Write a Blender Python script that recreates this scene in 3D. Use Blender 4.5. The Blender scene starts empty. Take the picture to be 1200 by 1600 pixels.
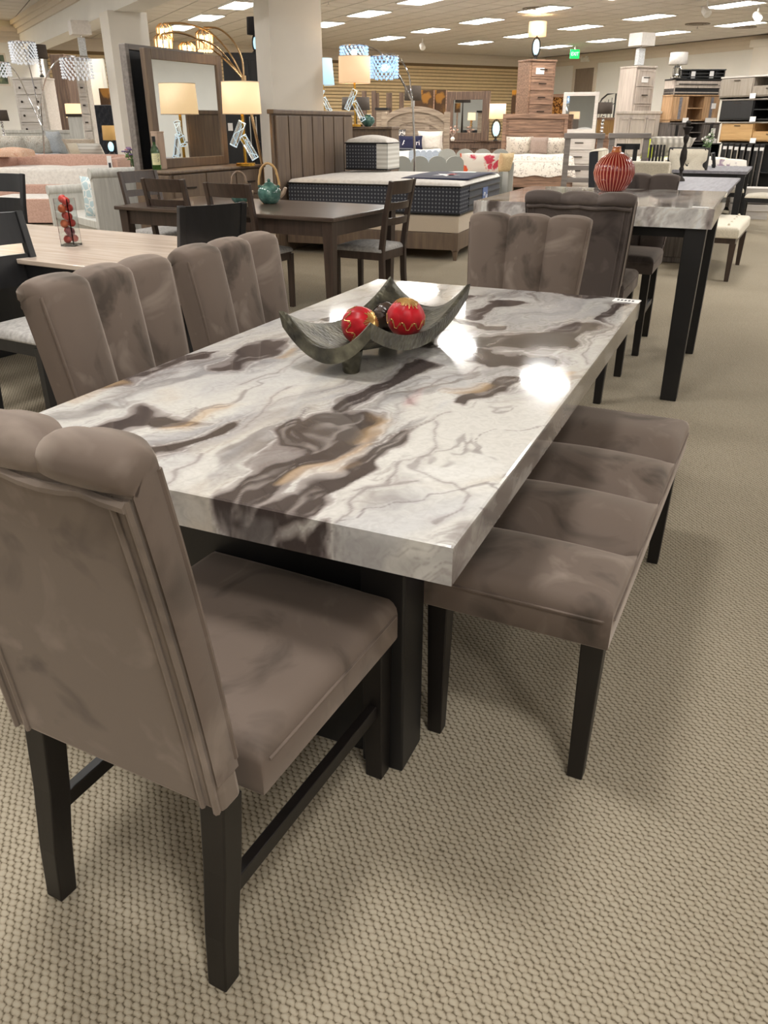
import bpy, math, random
import numpy as np
from math import radians as R_, sin, cos, pi, tan, atan2, sqrt
from mathutils import Vector, Matrix

# ------------------------------------------------------------------ camera
FPX, PITCH, CAMH = 1235.0, R_(26.2), 1.38
scn = bpy.context.scene
COL = scn.collection
cam_d = bpy.data.cameras.new('camera'); cam = bpy.data.objects.new('camera', cam_d); COL.objects.link(cam)
cam.location = (0, 0, CAMH); cam.rotation_euler = (pi/2 - PITCH, 0, 0)
cam_d.sensor_fit = 'VERTICAL'; cam_d.sensor_height = 24.0; cam_d.lens = FPX/1600*24.0
cam_d.clip_start = 0.05; cam_d.clip_end = 200
scn.camera = cam
# ------------------------------------------------------------------ world, exposure
w = bpy.data.worlds.new('world'); scn.world = w; w.use_nodes = True
w.node_tree.nodes['Background'].inputs[0].default_value = (1, .96, .9, 1)
w.node_tree.nodes['Background'].inputs[1].default_value = 0.3
vs = scn.view_settings
vs.view_transform = 'Standard'; vs.look = 'None'; vs.gamma = 1; vs.use_curve_mapping = False
vs.exposure = 0.0
LIGHT_W = 30.5          # each hidden troffer (out of the frame), watts
TROFFER_E = 33.0        # emission of a visible troffer
ZC = 3.6                # ceiling
RAZ = -27.5             # room axis azimuth (degrees clockwise from the view direction)
ra = R_(RAZ)
AX = Vector((sin(ra), cos(ra), 0)); BX = Vector((cos(ra), -sin(ra), 0))
def uv2w(u, v, z=0): p = BX*u + AX*v; return Vector((p.x, p.y, z))
TU = [6.3 + 3.025*k for k in range(-5, 5)]
TV = [23.5 - 2.42*k for k in range(0, 13)]
# ------------------------------------------------------------------ layout helpers: a pixel of the 1200x1600 frame to a world point
_fw = Vector((0, cos(PITCH), -sin(PITCH))); _up = Vector((0, sin(PITCH), cos(PITCH))); _C = Vector((0, 0, CAMH))
def ray(x, y): return _fw + Vector((1, 0, 0))*((x-600)/FPX) - _up*((y-800)/FPX)
def P(x, y, z=0.0):
    d = ray(x, y); return _C + d*((z-CAMH)/d.z)
def D(x, y, Y):
    d = ray(x, y); return _C + d*(Y/d.y)
def px(p):
    v = Vector(p)-_C; z = v.dot(_fw); return (600+FPX*v.x/z, 800-FPX*v.dot(_up)/z)
def dirv(az): a = R_(az); return Vector((sin(a), cos(a), 0))

# hidden troffers: area lamps where the ceiling goes on outside the frame
def in_view(p, m=60):
    v = Vector(p)-_C
    if v.dot(_fw) < .5: return False
    x, y = px(p); return -m < x < 1200+m and -30 < y < 800
VIS = []
for u in TU:
    for v in TV:
        p = uv2w(u, v, ZC)
        if v > 26 or u > 20 or v < -5.6: continue
        if in_view(p): VIS.append((u, v)); continue
        if v < 12.5 and TU.index(u) % 2 == 0: continue
        ld = bpy.data.lights.new('troffer_lamp', 'AREA'); ld.shape = 'RECTANGLE'; ld.size, ld.size_y = (.36, .72) if v < 12.5 else (.58, 1.18)
        ld.energy = LIGHT_W*(2 if v < 12.5 else 1); ld.color = (1, .98, .945)
        lo = bpy.data.objects.new('troffer_lamp', ld); COL.objects.link(lo)
        lo.location = uv2w(u+(1.05 if v < 12.5 and TU.index(u) == 5 else 0), v, ZC-.03); lo.rotation_euler = (0, 0, -ra)

# ------------------------------------------------------------------ materials
def srgb(c):
    if isinstance(c, str): c = [int(c[i:i+2], 16)/255 for i in (0, 2, 4)]
    return tuple(x/12.92 if x <= .04045 else ((x+.055)/1.055)**2.4 for x in c) + (1,)
MATS = {}
def newmat(name):
    m = bpy.data.materials.new(name); m.use_nodes = True; nt = m.node_tree
    return m, nt, nt.nodes['Principled BSDF']
def N(nt, t, **kw):
    n = nt.nodes.new(t)
    for k, v in kw.items():
        if k in n.inputs: n.inputs[k].default_value = v
        else: setattr(n, k, v)
    return n
def coords(nt, scale=(1, 1, 1), rot=(0, 0, 0)):
    tc = nt.nodes.new('ShaderNodeTexCoord'); mp = nt.nodes.new('ShaderNodeMapping')
    mp.inputs['Scale'].default_value = scale; mp.inputs['Rotation'].default_value = rot
    nt.links.new(tc.outputs['Object'], mp.inputs['Vector']); return mp.outputs['Vector']
def ramp(nt, fac, stops):
    r = nt.nodes.new('ShaderNodeValToRGB'); e = r.color_ramp.elements
    while len(e) < len(stops): e.new(.5)
    for x, (p, c) in zip(e, stops): x.position = p; x.color = c
    nt.links.new(fac, r.inputs[0]); return r.outputs[0]
def bump(nt, b, h, s=.3, dist=.002):
    n = nt.nodes.new('ShaderNodeBump'); n.inputs['Strength'].default_value = s; n.inputs['Distance'].default_value = dist
    nt.links.new(h, n.inputs['Height']); nt.links.new(n.outputs[0], b.inputs['Normal'])
def plain(name, c, rough=.5, metal=0, spec=.5, var=.06, scale=30):
    if name in MATS: return MATS[name]
    m, nt, b = newmat(name); c = srgb(c)
    v = coords(nt); n = N(nt, 'ShaderNodeTexNoise', Scale=scale, Detail=3); nt.links.new(v, n.inputs['Vector'])
    lo = tuple(x*(1-var) for x in c[:3])+(1,); hi = tuple(min(1, x*(1+var)) for x in c[:3])+(1,)
    nt.links.new(ramp(nt, n.outputs[0], [(.3, lo), (.7, hi)]), b.inputs['Base Color'])
    b.inputs['Roughness'].default_value = rough; b.inputs['Metallic'].default_value = metal
    b.inputs['Specular IOR Level'].default_value = spec
    MATS[name] = m; return m
def wood(name, c1, c2, scale=8, axis=0, rough=.45, stretch=14, dark=None):
    if name in MATS: return MATS[name]
    m, nt, b = newmat(name)
    s = [stretch]*3; s[axis] = 1
    v = coords(nt, tuple(x*scale/8 for x in s))
    n = N(nt, 'ShaderNodeTexNoise', Scale=2.2, Detail=6, Roughness=.6, Distortion=.4); nt.links.new(v, n.inputs['Vector'])
    st = [(.32, srgb(c1)), (.68, srgb(c2))]
    if dark: st = [(.25, srgb(dark)), (.42, srgb(c1)), (.68, srgb(c2))]
    nt.links.new(ramp(nt, n.outputs[0], st), b.inputs['Base Color'])
    b.inputs['Roughness'].default_value = rough
    bump(nt, b, n.outputs[0], .15, .002)
    MATS[name] = m; return m
def fabric(name, c1, c2, scale=120, rough=.9, sheen=.2, patch=0):
    if name in MATS: return MATS[name]
    m, nt, b = newmat(name); v = coords(nt)
    n = N(nt, 'ShaderNodeTexNoise', Scale=scale, Detail=2); nt.links.new(v, n.inputs['Vector'])
    col = ramp(nt, n.outputs[0], [(.3, srgb(c1)), (.7, srgb(c2))])
    nt.links.new(col, b.inputs['Base Color']); b.inputs['Roughness'].default_value = rough
    b.inputs['Sheen Weight'].default_value = sheen; b.inputs['Specular IOR Level'].default_value = .15
    bump(nt, b, n.outputs[0], .25, .001)
    MATS[name] = m; return m
def glow(name, c, e, base=None):
    if name in MATS: return MATS[name]
    m, nt, b = newmat(name)
    v = coords(nt); n = N(nt, 'ShaderNodeTexNoise', Scale=40.0); nt.links.new(v, n.inputs['Vector'])
    c = srgb(c); nt.links.new(ramp(nt, n.outputs[0], [(.2, tuple(x*.94 for x in c[:3])+(1,)), (.8, c)]), b.inputs['Emission Color'])
    b.inputs['Base Color'].default_value = srgb(base) if base else c
    b.inputs['Emission Strength'].default_value = e; b.inputs['Roughness'].default_value = .8
    MATS[name] = m; return m
def glass(name, c, rough=.02, ior=1.45, e=0, ec='ffffff'):
    if name in MATS: return MATS[name]
    m, nt, b = newmat(name)
    b.inputs['Base Color'].default_value = srgb(c); b.inputs['Roughness'].default_value = rough
    b.inputs['Transmission Weight'].default_value = 1; b.inputs['IOR'].default_value = ior
    b.inputs['Emission Color'].default_value = srgb(ec); b.inputs['Emission Strength'].default_value = e
    MATS[name] = m; return m

def velvet(name, dk, md, lt):
    m, nt, b = newmat(name); v = coords(nt)
    n1 = N(nt, 'ShaderNodeTexNoise', Scale=5.0, Detail=4, Roughness=.5, Distortion=.8); nt.links.new(v, n1.inputs['Vector'])
    n2 = N(nt, 'ShaderNodeTexNoise', Scale=420.0, Detail=1); nt.links.new(v, n2.inputs['Vector'])
    col = ramp(nt, n1.outputs[0], [(.33, srgb(dk)), (.45, srgb(md)), (.56, srgb(md)), (.68, srgb(lt))])
    nt.links.new(col, b.inputs['Base Color'])
    b.inputs['Roughness'].default_value = .75; b.inputs['Specular IOR Level'].default_value = .2
    b.inputs['Sheen Weight'].default_value = .45; b.inputs['Sheen Roughness'].default_value = .4
    b.inputs['Sheen Tint'].default_value = srgb('d8cabd')
    bump(nt, b, n2.outputs[0], .12, .0006)
    MATS[name] = m; return m
VELVET = velvet('taupe_velvet', '473e37', '675a51', '81746a')
VELVET_BACK = velvet('velvet_back', '594f48', '73675d', '877a70')
VELVET_DARK = velvet('dark_taupe_velvet', '3b3431', '544b47', '6a605b')
ESPRESSO = wood('espresso_wood', '0c0908', '16110f', axis=2, rough=.42)
BLACKWOOD = wood('black_wood', '121214', '1b1b1e', axis=2, rough=.4)
WALNUT = wood('dark_walnut_wood', '30251f', '45362e', axis=2, rough=.35)
WALNUT_T = wood('walnut_top', '3a2e27', '54453b', axis=0, rough=.28)
BROWN = wood('taupe_brown_wood', '5a4a40', '76634f', axis=2, rough=.5)
RUSTIC = wood('rustic_brown_wood', '7a5f4e', 'a5836c', axis=0, rough=.6, dark='4a372d')
RUSTIC_D = wood('dark_rustic_wood', '57443a', '75604f', axis=2, rough=.6, dark='3c2e27')
RUSTIC_G = wood('rustic_grey_wood', '857565', 'aa9a88', axis=0, rough=.6, dark='5d5045')
WHITEWASH = wood('whitewashed_wood', 'b5b3ac', 'd0cec7', axis=2, rough=.55)
WHITEWOOD = wood('white_wood', 'c2bbb4', 'd8d2cc', axis=0, rough=.55)
LINENWOOD = wood('linen_grey_wood', 'a89c92', 'c4b9af', axis=2, rough=.55)
GREYWOOD = wood('grey_wood', '6a635e', '88807a', axis=0, rough=.5)
GREYTOP = wood('grey_tabletop_wood', '68666b', '838188', axis=1, rough=.55)
OAK = wood('oak_wood', 'a5825f', 'c6a27c', axis=2, rough=.5, dark='7d6a58')
HONEY = wood('honey_oak_wood', 'b08a58', 'c9a26d', axis=0, rough=.5)
ASH = wood('light_ash_top', 'b9a797', 'd6c6b7', axis=0, rough=.22)
DKASH = wood('dark_ash_wood', '554e4b', '79716c', axis=2, rough=.5, dark='3c3735')
TAUPEW = wood('taupe_grey_wood', '8a8073', 'a0968a', axis=2, rough=.5)
BLACK = plain('black_lacquer', '131213', .42)
NAVYSIDE = plain('navy_leather', '23262e', .5)
GOLD = plain('brushed_gold', 'd6a648', .25, 1)
GOLDP = plain('pale_gold_metal', 'cfae84', .25, 1)
CHROME = plain('chrome', 'd8d8dc', .08, 1)
IRON = plain('dark_iron', '2a2522', .5, .6)
BRONZE = plain('dark_bronze_handle', '3c342e', .4, .7)
WALLP = plain('cream_wall_paint', 'e2e0da', .85, var=.015, scale=3)
WALLG = plain('grey_wall_paint', 'b9b6ad', .85, var=.015, scale=3)
TRIMP = plain('trim_paint', 'd2c7b8', .7, var=.02)
COLP = plain('column_paint', 'e4dfd6', .8, var=.02, scale=3)
SLAT = plain('tan_slat', 'd6bd92', .6, var=.05, scale=8)
SLATGAP = plain('slat_groove', '7d6646', .8)
WHITEP = plain('white_plastic', 'e6e4e0', .5)
PAPER = plain('white_paper_tag', 'f2f0ee', .7, var=.02)
INK = plain('dark_ink', '3a3a40', .8)
CREAMF = fabric('cream_linen', 'c9c0ae', 'ddd4c2')
GREYF = fabric('light_grey_fabric', '9a9791', 'b4b0aa', 60)
WHITEF = fabric('white_quilt', 'd9d3cc', 'ece7e0', 25)
PINKF = fabric('blush_fabric', 'c49e8e', 'd6b2a2', 40)
BLUEGREYF = fabric('blue_grey_linen', 'a4a9ae', 'bcc0c3', 40)
GREYVELVET = fabric('grey_velvet', '8e8f8a', '9c9d97', 160)
NAVYF = fabric('navy_fabric', '1e2038', '2a2c48', 60)
CHARF = fabric('charcoal_fabric', '2c2e36', '3a3c44', 60)
BEIGEF = fabric('beige_fabric', 'b8a894', 'c6b7a3', 220)
MAUVEF = fabric('mauve_fabric', '93827a', 'a6958c', 60)
LIMEF = fabric('lime_fabric', 'b3c226', 'cbd84a', 40)
DARKSHADE = plain('dark_lampshade', '4a423c', .9)
MIRROR = plain('mirror_glass', 'e8ecee', .02, 1, var=.005)
LIT = glow('lit_cream_shade', 'ffd49a', .8, 'f0dcc0')
LITW = glow('lit_warm_shade', 'f2c79a', .75, 'e8d0b0')
LITBLUE = glow('lit_blue_shade', 'a9d8f2', .85, 'b8d8e8')
WHITESHADE = plain('white_lampshade', 'dcd8d4', .9)
BULB = glow('warm_bulb', 'ffdca0', 14)
LEDTUBE = glow('lit_acrylic', 'dcecf6', .55, 'c8d8e0')
CRYSTAL = glow('crystal_beads', 'e8eef8', .35, 'e8ecf2')
CRYSTALW = glass('warm_crystal_bars', 'fff0d8', .05, e=.5, ec='ffdca8')
BLUECRYSTAL = glow('blue_lit_beads', 'a8d4ff', .75, 'b8d8f4')
BLUEORB = glow('blue_glass_lamp_body', 'b8e6f8', 1.1)
TROFF = glow('fluorescent_diffuser', 'fffaf2', TROFFER_E)
CLEARGLASS = glass('clear_glass', 'f4f8f8')

def patterned(name, kind, base, c2, c3, scale):
    """woven / printed cloth: dots (mattress side), floral (scattered sprigs), plaid, lattice, scribble"""
    if name in MATS: return MATS[name]
    m, nt, b = newmat(name); v = coords(nt)
    b.inputs['Roughness'].default_value = .9; b.inputs['Specular IOR Level'].default_value = .15
    mix = N(nt, 'ShaderNodeMix', data_type='RGBA')
    mix.inputs[6].default_value = srgb(base); mix.inputs[7].default_value = srgb(c2)
    if kind == 'dots':
        # diamond lattice of pale rings on dark knit
        sep = N(nt, 'ShaderNodeSeparateXYZ'); nt.links.new(v, sep.inputs[0])
        def M(op, a, b_=None):
            n = N(nt, 'ShaderNodeMath', operation=op)
            for i, q in enumerate((a, b_)):
                if q is None: continue
                if isinstance(q, (int, float)): n.inputs[i].default_value = q
                else: nt.links.new(q, n.inputs[i])
            return n.outputs[0]
        h = M('ADD', sep.outputs[0], sep.outputs[1])
        a = M('SINE', M('MULTIPLY', M('ADD', h, sep.outputs[2]), scale))
        c = M('SINE', M('MULTIPLY', M('SUBTRACT', h, sep.outputs[2]), scale))
        f = M('GREATER_THAN', M('MULTIPLY', a, c), .5)
        nt.links.new(f, mix.inputs[0])
    elif kind == 'plaid':
        w1 = N(nt, 'ShaderNodeTexWave', Scale=scale, bands_direction='X'); w2 = N(nt, 'ShaderNodeTexWave', Scale=scale*1.3, bands_direction='Y')
        for q in (w1, w2): nt.links.new(v, q.inputs['Vector'])
        mm = N(nt, 'ShaderNodeMath', operation='MULTIPLY'); nt.links.new(w1.outputs[1], mm.inputs[0]); nt.links.new(w2.outputs[1], mm.inputs[1])
        nt.links.new(mm.outputs[0], mix.inputs[0])
    elif kind == 'stripes':
        w1 = N(nt, 'ShaderNodeTexWave', Scale=scale, bands_direction='Z'); nt.links.new(v, w1.inputs['Vector'])
        nt.links.new(w1.outputs[1], mix.inputs[0])
    else:
        vo = N(nt, 'ShaderNodeTexVoronoi', Scale=scale); 
        nz = N(nt, 'ShaderNodeTexNoise', Scale=scale*1.5, Detail=3); nt.links.new(v, nz.inputs['Vector'])
        mv = N(nt, 'ShaderNodeMix', data_type='RGBA'); mv.inputs[0].default_value = .25 if kind != 'lattice' else .02
        nt.links.new(v, mv.inputs[6]); nt.links.new(nz.outputs[1], mv.inputs[7]); nt.links.new(mv.outputs[2], vo.inputs['Vector'])
        if kind == 'lattice': vo.feature = 'DISTANCE_TO_EDGE'; th = (.06, .1)
        elif kind == 'scribble': vo.feature = 'DISTANCE_TO_EDGE'; th = (.08, .14)
        else: th = (.30, .42)
        rr = ramp(nt, vo.outputs['Distance'], [(th[0], (1, 1, 1, 1)), (th[1], (0, 0, 0, 1))])
        nt.links.new(rr, mix.inputs[0])
        if c3:
            m3 = N(nt, 'ShaderNodeMix', data_type='RGBA'); m3.inputs[6].default_value = srgb(c2); m3.inputs[7].default_value = srgb(c3)
            sel = ramp(nt, vo.outputs['Color'], [(.45, (0, 0, 0, 1)), (.55, (1, 1, 1, 1))]) if kind == 'floral' else nz.outputs[0]
            nt.links.new(sel, m3.inputs[0]); nt.links.new(m3.outputs[2], mix.inputs[7])
    nt.links.new(mix.outputs[2], b.inputs['Base Color'])
    MATS[name] = m; return m
DOTS = patterned('dotted_mattress_knit', 'dots', '3a3b41', '74767a', None, 80)
FLORAL = patterned('floral_bedding', 'floral', 'd8d0c6', '9c948c', 'b5aca0', 13)
REDFLORAL = patterned('red_floral_pillow', 'floral', 'e4dcd2', 'd8603c', 'c8485a', 5)
PLAID = patterned('grey_plaid', 'plaid', '8d8880', 'c8c2b8', None, 3)
COLOURS = patterned('lime_purple_bedding', 'floral', 'd8d2c8', 'b4bd5a', '94808f', 5.5)
LATTICE = patterned('blue_lattice_cushion', 'lattice', 'b9cdd2', 'e6e6e2', None, 14)
SPRIG = patterned('sprig_pillow', 'floral', 'd5d0c6', '9a9484', 'b09a88', 22)
SCRIB = patterned('black_scribble_pillow', 'scribble', 'e2ddd6', '2a2a2e', None, 12)
PEACHF = patterned('peach_print', 'floral', 'd8b49c', 'c08a70', 'e6d2c0', 18)
WHITESTRIPE = patterned('pale_striped_panel', 'stripes', 'd8d6d0', 'bdbab2', None, 6)
ART1 = patterned('landscape_painting', 'floral', '66705c', '8c9070', '50584c', 6)
ARTG = patterned('gold_abstract_panel', 'floral', '4a382a', 'a9762e', '6a4e30', 3)
# ------------------------------------------------------------------ mesh helpers
class MB:
    def __init__(s): s.v = []; s.f = []
    def add(s, vs, fs):
        n = len(s.v); s.v += [tuple(p) for p in vs]; s.f += [tuple(i+n for i in f) for f in fs]; return s
    def box(s, c, d, rz=0, top=None, rx=0):
        hx, hy, hz = d[0]/2, d[1]/2, d[2]/2; tx, ty = (hx, hy) if top is None else (top[0]/2, top[1]/2)
        M = Matrix.Rotation(rz, 3, 'Z') @ Matrix.Rotation(rx, 3, 'X'); C = Vector(c)
        vs = [(-hx, -hy, -hz), (hx, -hy, -hz), (hx, hy, -hz), (-hx, hy, -hz), (-tx, -ty, hz), (tx, -ty, hz), (tx, ty, hz), (-tx, ty, hz)]
        return s.add([C + M @ Vector(p) for p in vs], [(3, 2, 1, 0), (4, 5, 6, 7), (0, 1, 5, 4), (1, 2, 6, 5), (2, 3, 7, 6), (3, 0, 4, 7)])
    def b2(s, a, b): return s.box([(a[i]+b[i])/2 for i in range(3)], [abs(b[i]-a[i]) for i in range(3)])
    def bar(s, p, q, w, h=None, side=None):
        p, q = Vector(p), Vector(q); h = h or w; t = (q-p).normalized()
        a = Vector(side) if side else (Vector((1, 0, 0)) if abs(t.x) < .9 else Vector((0, 1, 0)))
        a = (a - t*a.dot(t)).normalized(); b = t.cross(a)
        vs = [o + a*sx*w/2 + b*sy*h/2 for o in (p, q) for sx, sy in ((-1, -1), (1, -1), (1, 1), (-1, 1))]
        return s.add(vs, [(3, 2, 1, 0), (4, 5, 6, 7), (0, 1, 5, 4), (1, 2, 6, 5), (2, 3, 7, 6), (3, 0, 4, 7)])
    def sweep(s, pts, w, h, side=(1, 0, 0)):
        """rectangular bar along a path; side = the axis that the width follows"""
        pts = [Vector(p) for p in pts]; vs = []; fs = []
        for i, p in enumerate(pts):
            t = (pts[min(i+1, len(pts)-1)]-pts[max(i-1, 0)]).normalized(); a = Vector(side); a = (a-t*a.dot(t)).normalized(); b = t.cross(a)
            ww = w[i] if isinstance(w, (list, tuple)) else w; hh = h[i] if isinstance(h, (list, tuple)) else h
            vs += [p + a*sx*ww/2 + b*sy*hh/2 for sx, sy in ((-1, -1), (1, -1), (1, 1), (-1, 1))]
        n = len(pts)
        for i in range(n-1):
            o = 4*i
            fs += [(o+k, o+(k+1) % 4, o+4+(k+1) % 4, o+4+k) for k in range(4)]
        fs += [(3, 2, 1, 0), (4*n-4, 4*n-3, 4*n-2, 4*n-1)]
        return s.add(vs, fs)
    def tube(s, pts, r, n=8, caps=True):
        pts = [Vector(p) for p in pts]; vs = []; fs = []
        t0 = (pts[1]-pts[0]).normalized(); a = t0.orthogonal().normalized()
        for i, p in enumerate(pts):
            t = (pts[min(i+1, len(pts)-1)]-pts[max(i-1, 0)]).normalized(); a = (a-t*a.dot(t)).normalized(); b = t.cross(a)
            rr = r[i] if isinstance(r, (list, tuple)) else r
            vs += [p + (a*cos(2*pi*k/n)+b*sin(2*pi*k/n))*rr for k in range(n)]
        for i in range(len(pts)-1):
            fs += [(i*n+k, i*n+(k+1) % n, (i+1)*n+(k+1) % n, (i+1)*n+k) for k in range(n)]
        if caps: fs += [tuple(range(n-1, -1, -1)), tuple((len(pts)-1)*n+k for k in range(n))]
        return s.add(vs, fs)
    def lathe(s, prof, c=(0, 0, 0), n=20, ax=None, caps=True, ribs=None):
        c = Vector(c); vs = []; fs = []
        M = Matrix.Identity(3) if ax is None else Vector((0, 0, 1)).rotation_difference(Vector(ax)).to_matrix()
        for r, z in prof:
            for k in range(n):
                rr = r*(1+(ribs[1]*(abs(cos(ribs[0]*pi*k/n))-.5) if ribs else 0))
                vs.append(c + M @ Vector((rr*cos(2*pi*k/n), rr*sin(2*pi*k/n), z)))
        for i in range(len(prof)-1):
            fs += [(i*n+k, i*n+(k+1) % n, (i+1)*n+(k+1) % n, (i+1)*n+k) for k in range(n)]
        if caps: fs += [tuple(range(n-1, -1, -1)), tuple((len(prof)-1)*n+k for k in range(n))]
        return s.add(vs, fs)
    def sphere(s, c, r, n=14, m=8, sc=(1, 1, 1)):
        prof = [(max(1e-4, sin(pi*i/m)), -cos(pi*i/m)) for i in range(m+1)]
        vs = []; fs = []; C = Vector(c)
        for q, z in prof:
            for k in range(n): vs.append(C + Vector((q*cos(2*pi*k/n)*r*sc[0], q*sin(2*pi*k/n)*r*sc[1], z*r*sc[2])))
        for i in range(m): fs += [(i*n+k, i*n+(k+1) % n, (i+1)*n+(k+1) % n, (i+1)*n+k) for k in range(n)]
        return s.add(vs, fs)
    def octa(s, c, r):
        x, y, z = c
        return s.add([(x+r, y, z), (x-r, y, z), (x, y+r, z), (x, y-r, z), (x, y, z+r), (x, y, z-r)],
                     [(0, 2, 4), (2, 1, 4), (1, 3, 4), (3, 0, 4), (2, 0, 5), (1, 2, 5), (3, 1, 5), (0, 3, 5)])
    def prism(s, poly, y0, y1):
        """polygon in x,z extruded from y0 to y1"""
        n = len(poly)
        vs = [(x, y0, z) for x, z in poly]+[(x, y1, z) for x, z in poly]
        return s.add(vs, [tuple(range(n)), tuple(range(2*n-1, n-1, -1))]+[((k+1) % n, k, n+k, n+(k+1) % n) for k in range(n)])
    def grid(s, fn, nu, nv, closed=False):
        vs = [fn(i/nu, j/nv) for j in range(nv+1) for i in range(nu+1)]
        return s.add(vs, [(j*(nu+1)+i, j*(nu+1)+i+1, (j+1)*(nu+1)+i+1, (j+1)*(nu+1)+i) for j in range(nv) for i in range(nu)])
    def pad(s, w, d, z0, z1, crown=.02, r=.03, c=(0, 0), nx=14, ny=14, chan=0, amp=.02, axis=1):
        """soft upholstered slab; chan channels across the axis"""
        def samples(h, n):
            e = [h-r+r*sin(pi/2*k/4) for k in range(5)]
            mid = [-(h-r)+2*(h-r)*k/n for k in range(1, n)]
            return [-x for x in reversed(e)] + mid + e
        if chan and axis == 1: ny = max(ny, chan*8)
        if chan and axis == 0: nx = max(nx, chan*8)
        xs, ys = samples(w/2, nx), samples(d/2, ny); vs = []
        if chan:
            L_ = d if axis == 1 else w
            ex = [-L_/2+L_*k/chan+o for k in range(1, chan) for o in (-.010, -.003, 0, .003, .010)]
            base = [q for q in (ys if axis == 1 else xs) if all(abs(q-e) > .006 for e in ex)]
            if axis == 1: ys = sorted(base+ex)
            else: xs = sorted(base+ex)
        nX, nY = len(xs), len(ys)
        for y in ys:
            for x in xs:
                u, v = x/(w/2), y/(d/2); q = min(w/2-abs(x), d/2-abs(y))
                z = z1 + crown*(1-u*u)*(1-v*v) - (r-sqrt(max(0, r*r-(r-q)**2)) if q < r else 0)
                if chan:
                    t = (y/d+.5 if axis == 1 else x/w+.5)*chan; t = (t-math.floor(t))*2-1
                    pos_ = y/d+.5 if axis == 1 else x/w+.5
                    if pos_ < .5/chan or pos_ > 1-.5/chan: t = 0 if (pos_ < .25/chan or pos_ > 1-.25/chan or (pos_ < .5 and t < 0) or (pos_ > .5 and t > 0)) else t
                    z -= amp*abs(t)**2.4*min(1, q/(r*1.0)+.25)
                vs.append((c[0]+x, c[1]+y, z))
        fs = [(j*nX+i, j*nX+i+1, (j+1)*nX+i+1, (j+1)*nX+i) for j in range(nY-1) for i in range(nX-1)]
        ring = [i for i in range(nX)]+[j*nX+nX-1 for j in range(1, nY)]+[(nY-1)*nX+i for i in range(nX-2, -1, -1)]+[j*nX for j in range(nY-2, 0, -1)]
        n0 = len(vs); k = len(ring)
        bulge = .004
        for i in ring: vs.append((vs[i][0], vs[i][1], z0+.008))
        for i in ring: vs.append((c[0]+(vs[i][0]-c[0])*.985, c[1]+(vs[i][1]-c[1])*.985, z0))
        for a in range(k):
            b = (a+1) % k
            fs.append((ring[b], ring[a], n0+a, n0+b)); fs.append((n0+b, n0+a, n0+k+a, n0+k+b))
        fs.append(tuple(n0+k+a for a in range(k-1, -1, -1)))
        return s.add(vs, fs)
    def cushion(s, w, h, t, c=(0, 0, 0), rz=0, rx=0, n=10):
        """throw pillow standing in its own x-z plane, t thick"""
        M = Matrix.Translation(Vector(c)) @ Matrix.Rotation(rz, 4, 'Z') @ Matrix.Rotation(rx, 4, 'X')
        for sg in (-1, 1):
            def fn(u, v, sg=sg):
                a, b = u*2-1, v*2-1
                k = 1-.08*(1-abs(a)**2)*0
                x = a*w/2*(1-.07*(1-b*b)**1); z = b*h/2*(1-.07*(1-a*a)**1)
                y = sg*t/2*((1-a**4)*(1-b**4))**.5
                return M @ Vector((x, y, z+h/2))
            m = MB(); m.grid(fn, n, n)
            if sg > 0: m.f = [tuple(reversed(f)) for f in m.f]
            s.add(m.v, m.f)
        return s

def mk(name, mb, mat, parent=None, smooth=False, bevel=0, seg=2, sub=0, label=None, kind=None, ang=40):
    me = bpy.data.meshes.new(name); me.from_pydata(mb.v, [], mb.f); me.materials.append(mat); me.update()
    o = bpy.data.objects.new(name, me); COL.objects.link(o)
    if parent: o.parent = parent
    if smooth:
        me.shade_smooth()
        if ang: me.set_sharp_from_angle(angle=R_(ang))
    if bevel:
        b = o.modifiers.new('bevel', 'BEVEL'); b.width = bevel; b.segments = seg; b.limit_method = 'ANGLE'; b.angle_limit = R_(40)
    if sub:
        b = o.modifiers.new('sub', 'SUBSURF'); b.levels = sub; b.render_levels = sub
    if label: o['label'] = label
    if kind: o['kind'] = kind
    return o
def tag(o, label, cat, group=None):
    o['label'] = label; o['category'] = cat
    if group: o['group'] = group
    return o
def thing(name, label, cat, loc, az=0, group=None):
    o = bpy.data.objects.new(name, None); COL.objects.link(o); o.empty_display_size = .1
    o.location = Vector(loc); o.rotation_euler = (0, 0, -R_(az)); return tag(o, label, cat, group)
def struct(name, mb, mat, parent=None, **k):
    o = mk(name, mb, mat, parent, **k)
    if not parent: o['kind'] = 'structure'
    return o
KIDS = {}
def kids(o):
    return [c for c in bpy.data.objects if c.parent == o]
def dup(root, loc, az, label=None, group=None):
    c = root.copy(); COL.objects.link(c); c.location = Vector(loc); c.rotation_euler = (0, 0, -R_(az))
    if label: c['label'] = label
    if group: c['group'] = group
    for k in kids(root):
        d = k.copy(); COL.objects.link(d); d.parent = c
        for g in kids(k):
            e = g.copy(); COL.objects.link(e); e.parent = d
    return c
def flat(p, z=0.0): return Vector((p[0], p[1], z))

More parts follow.
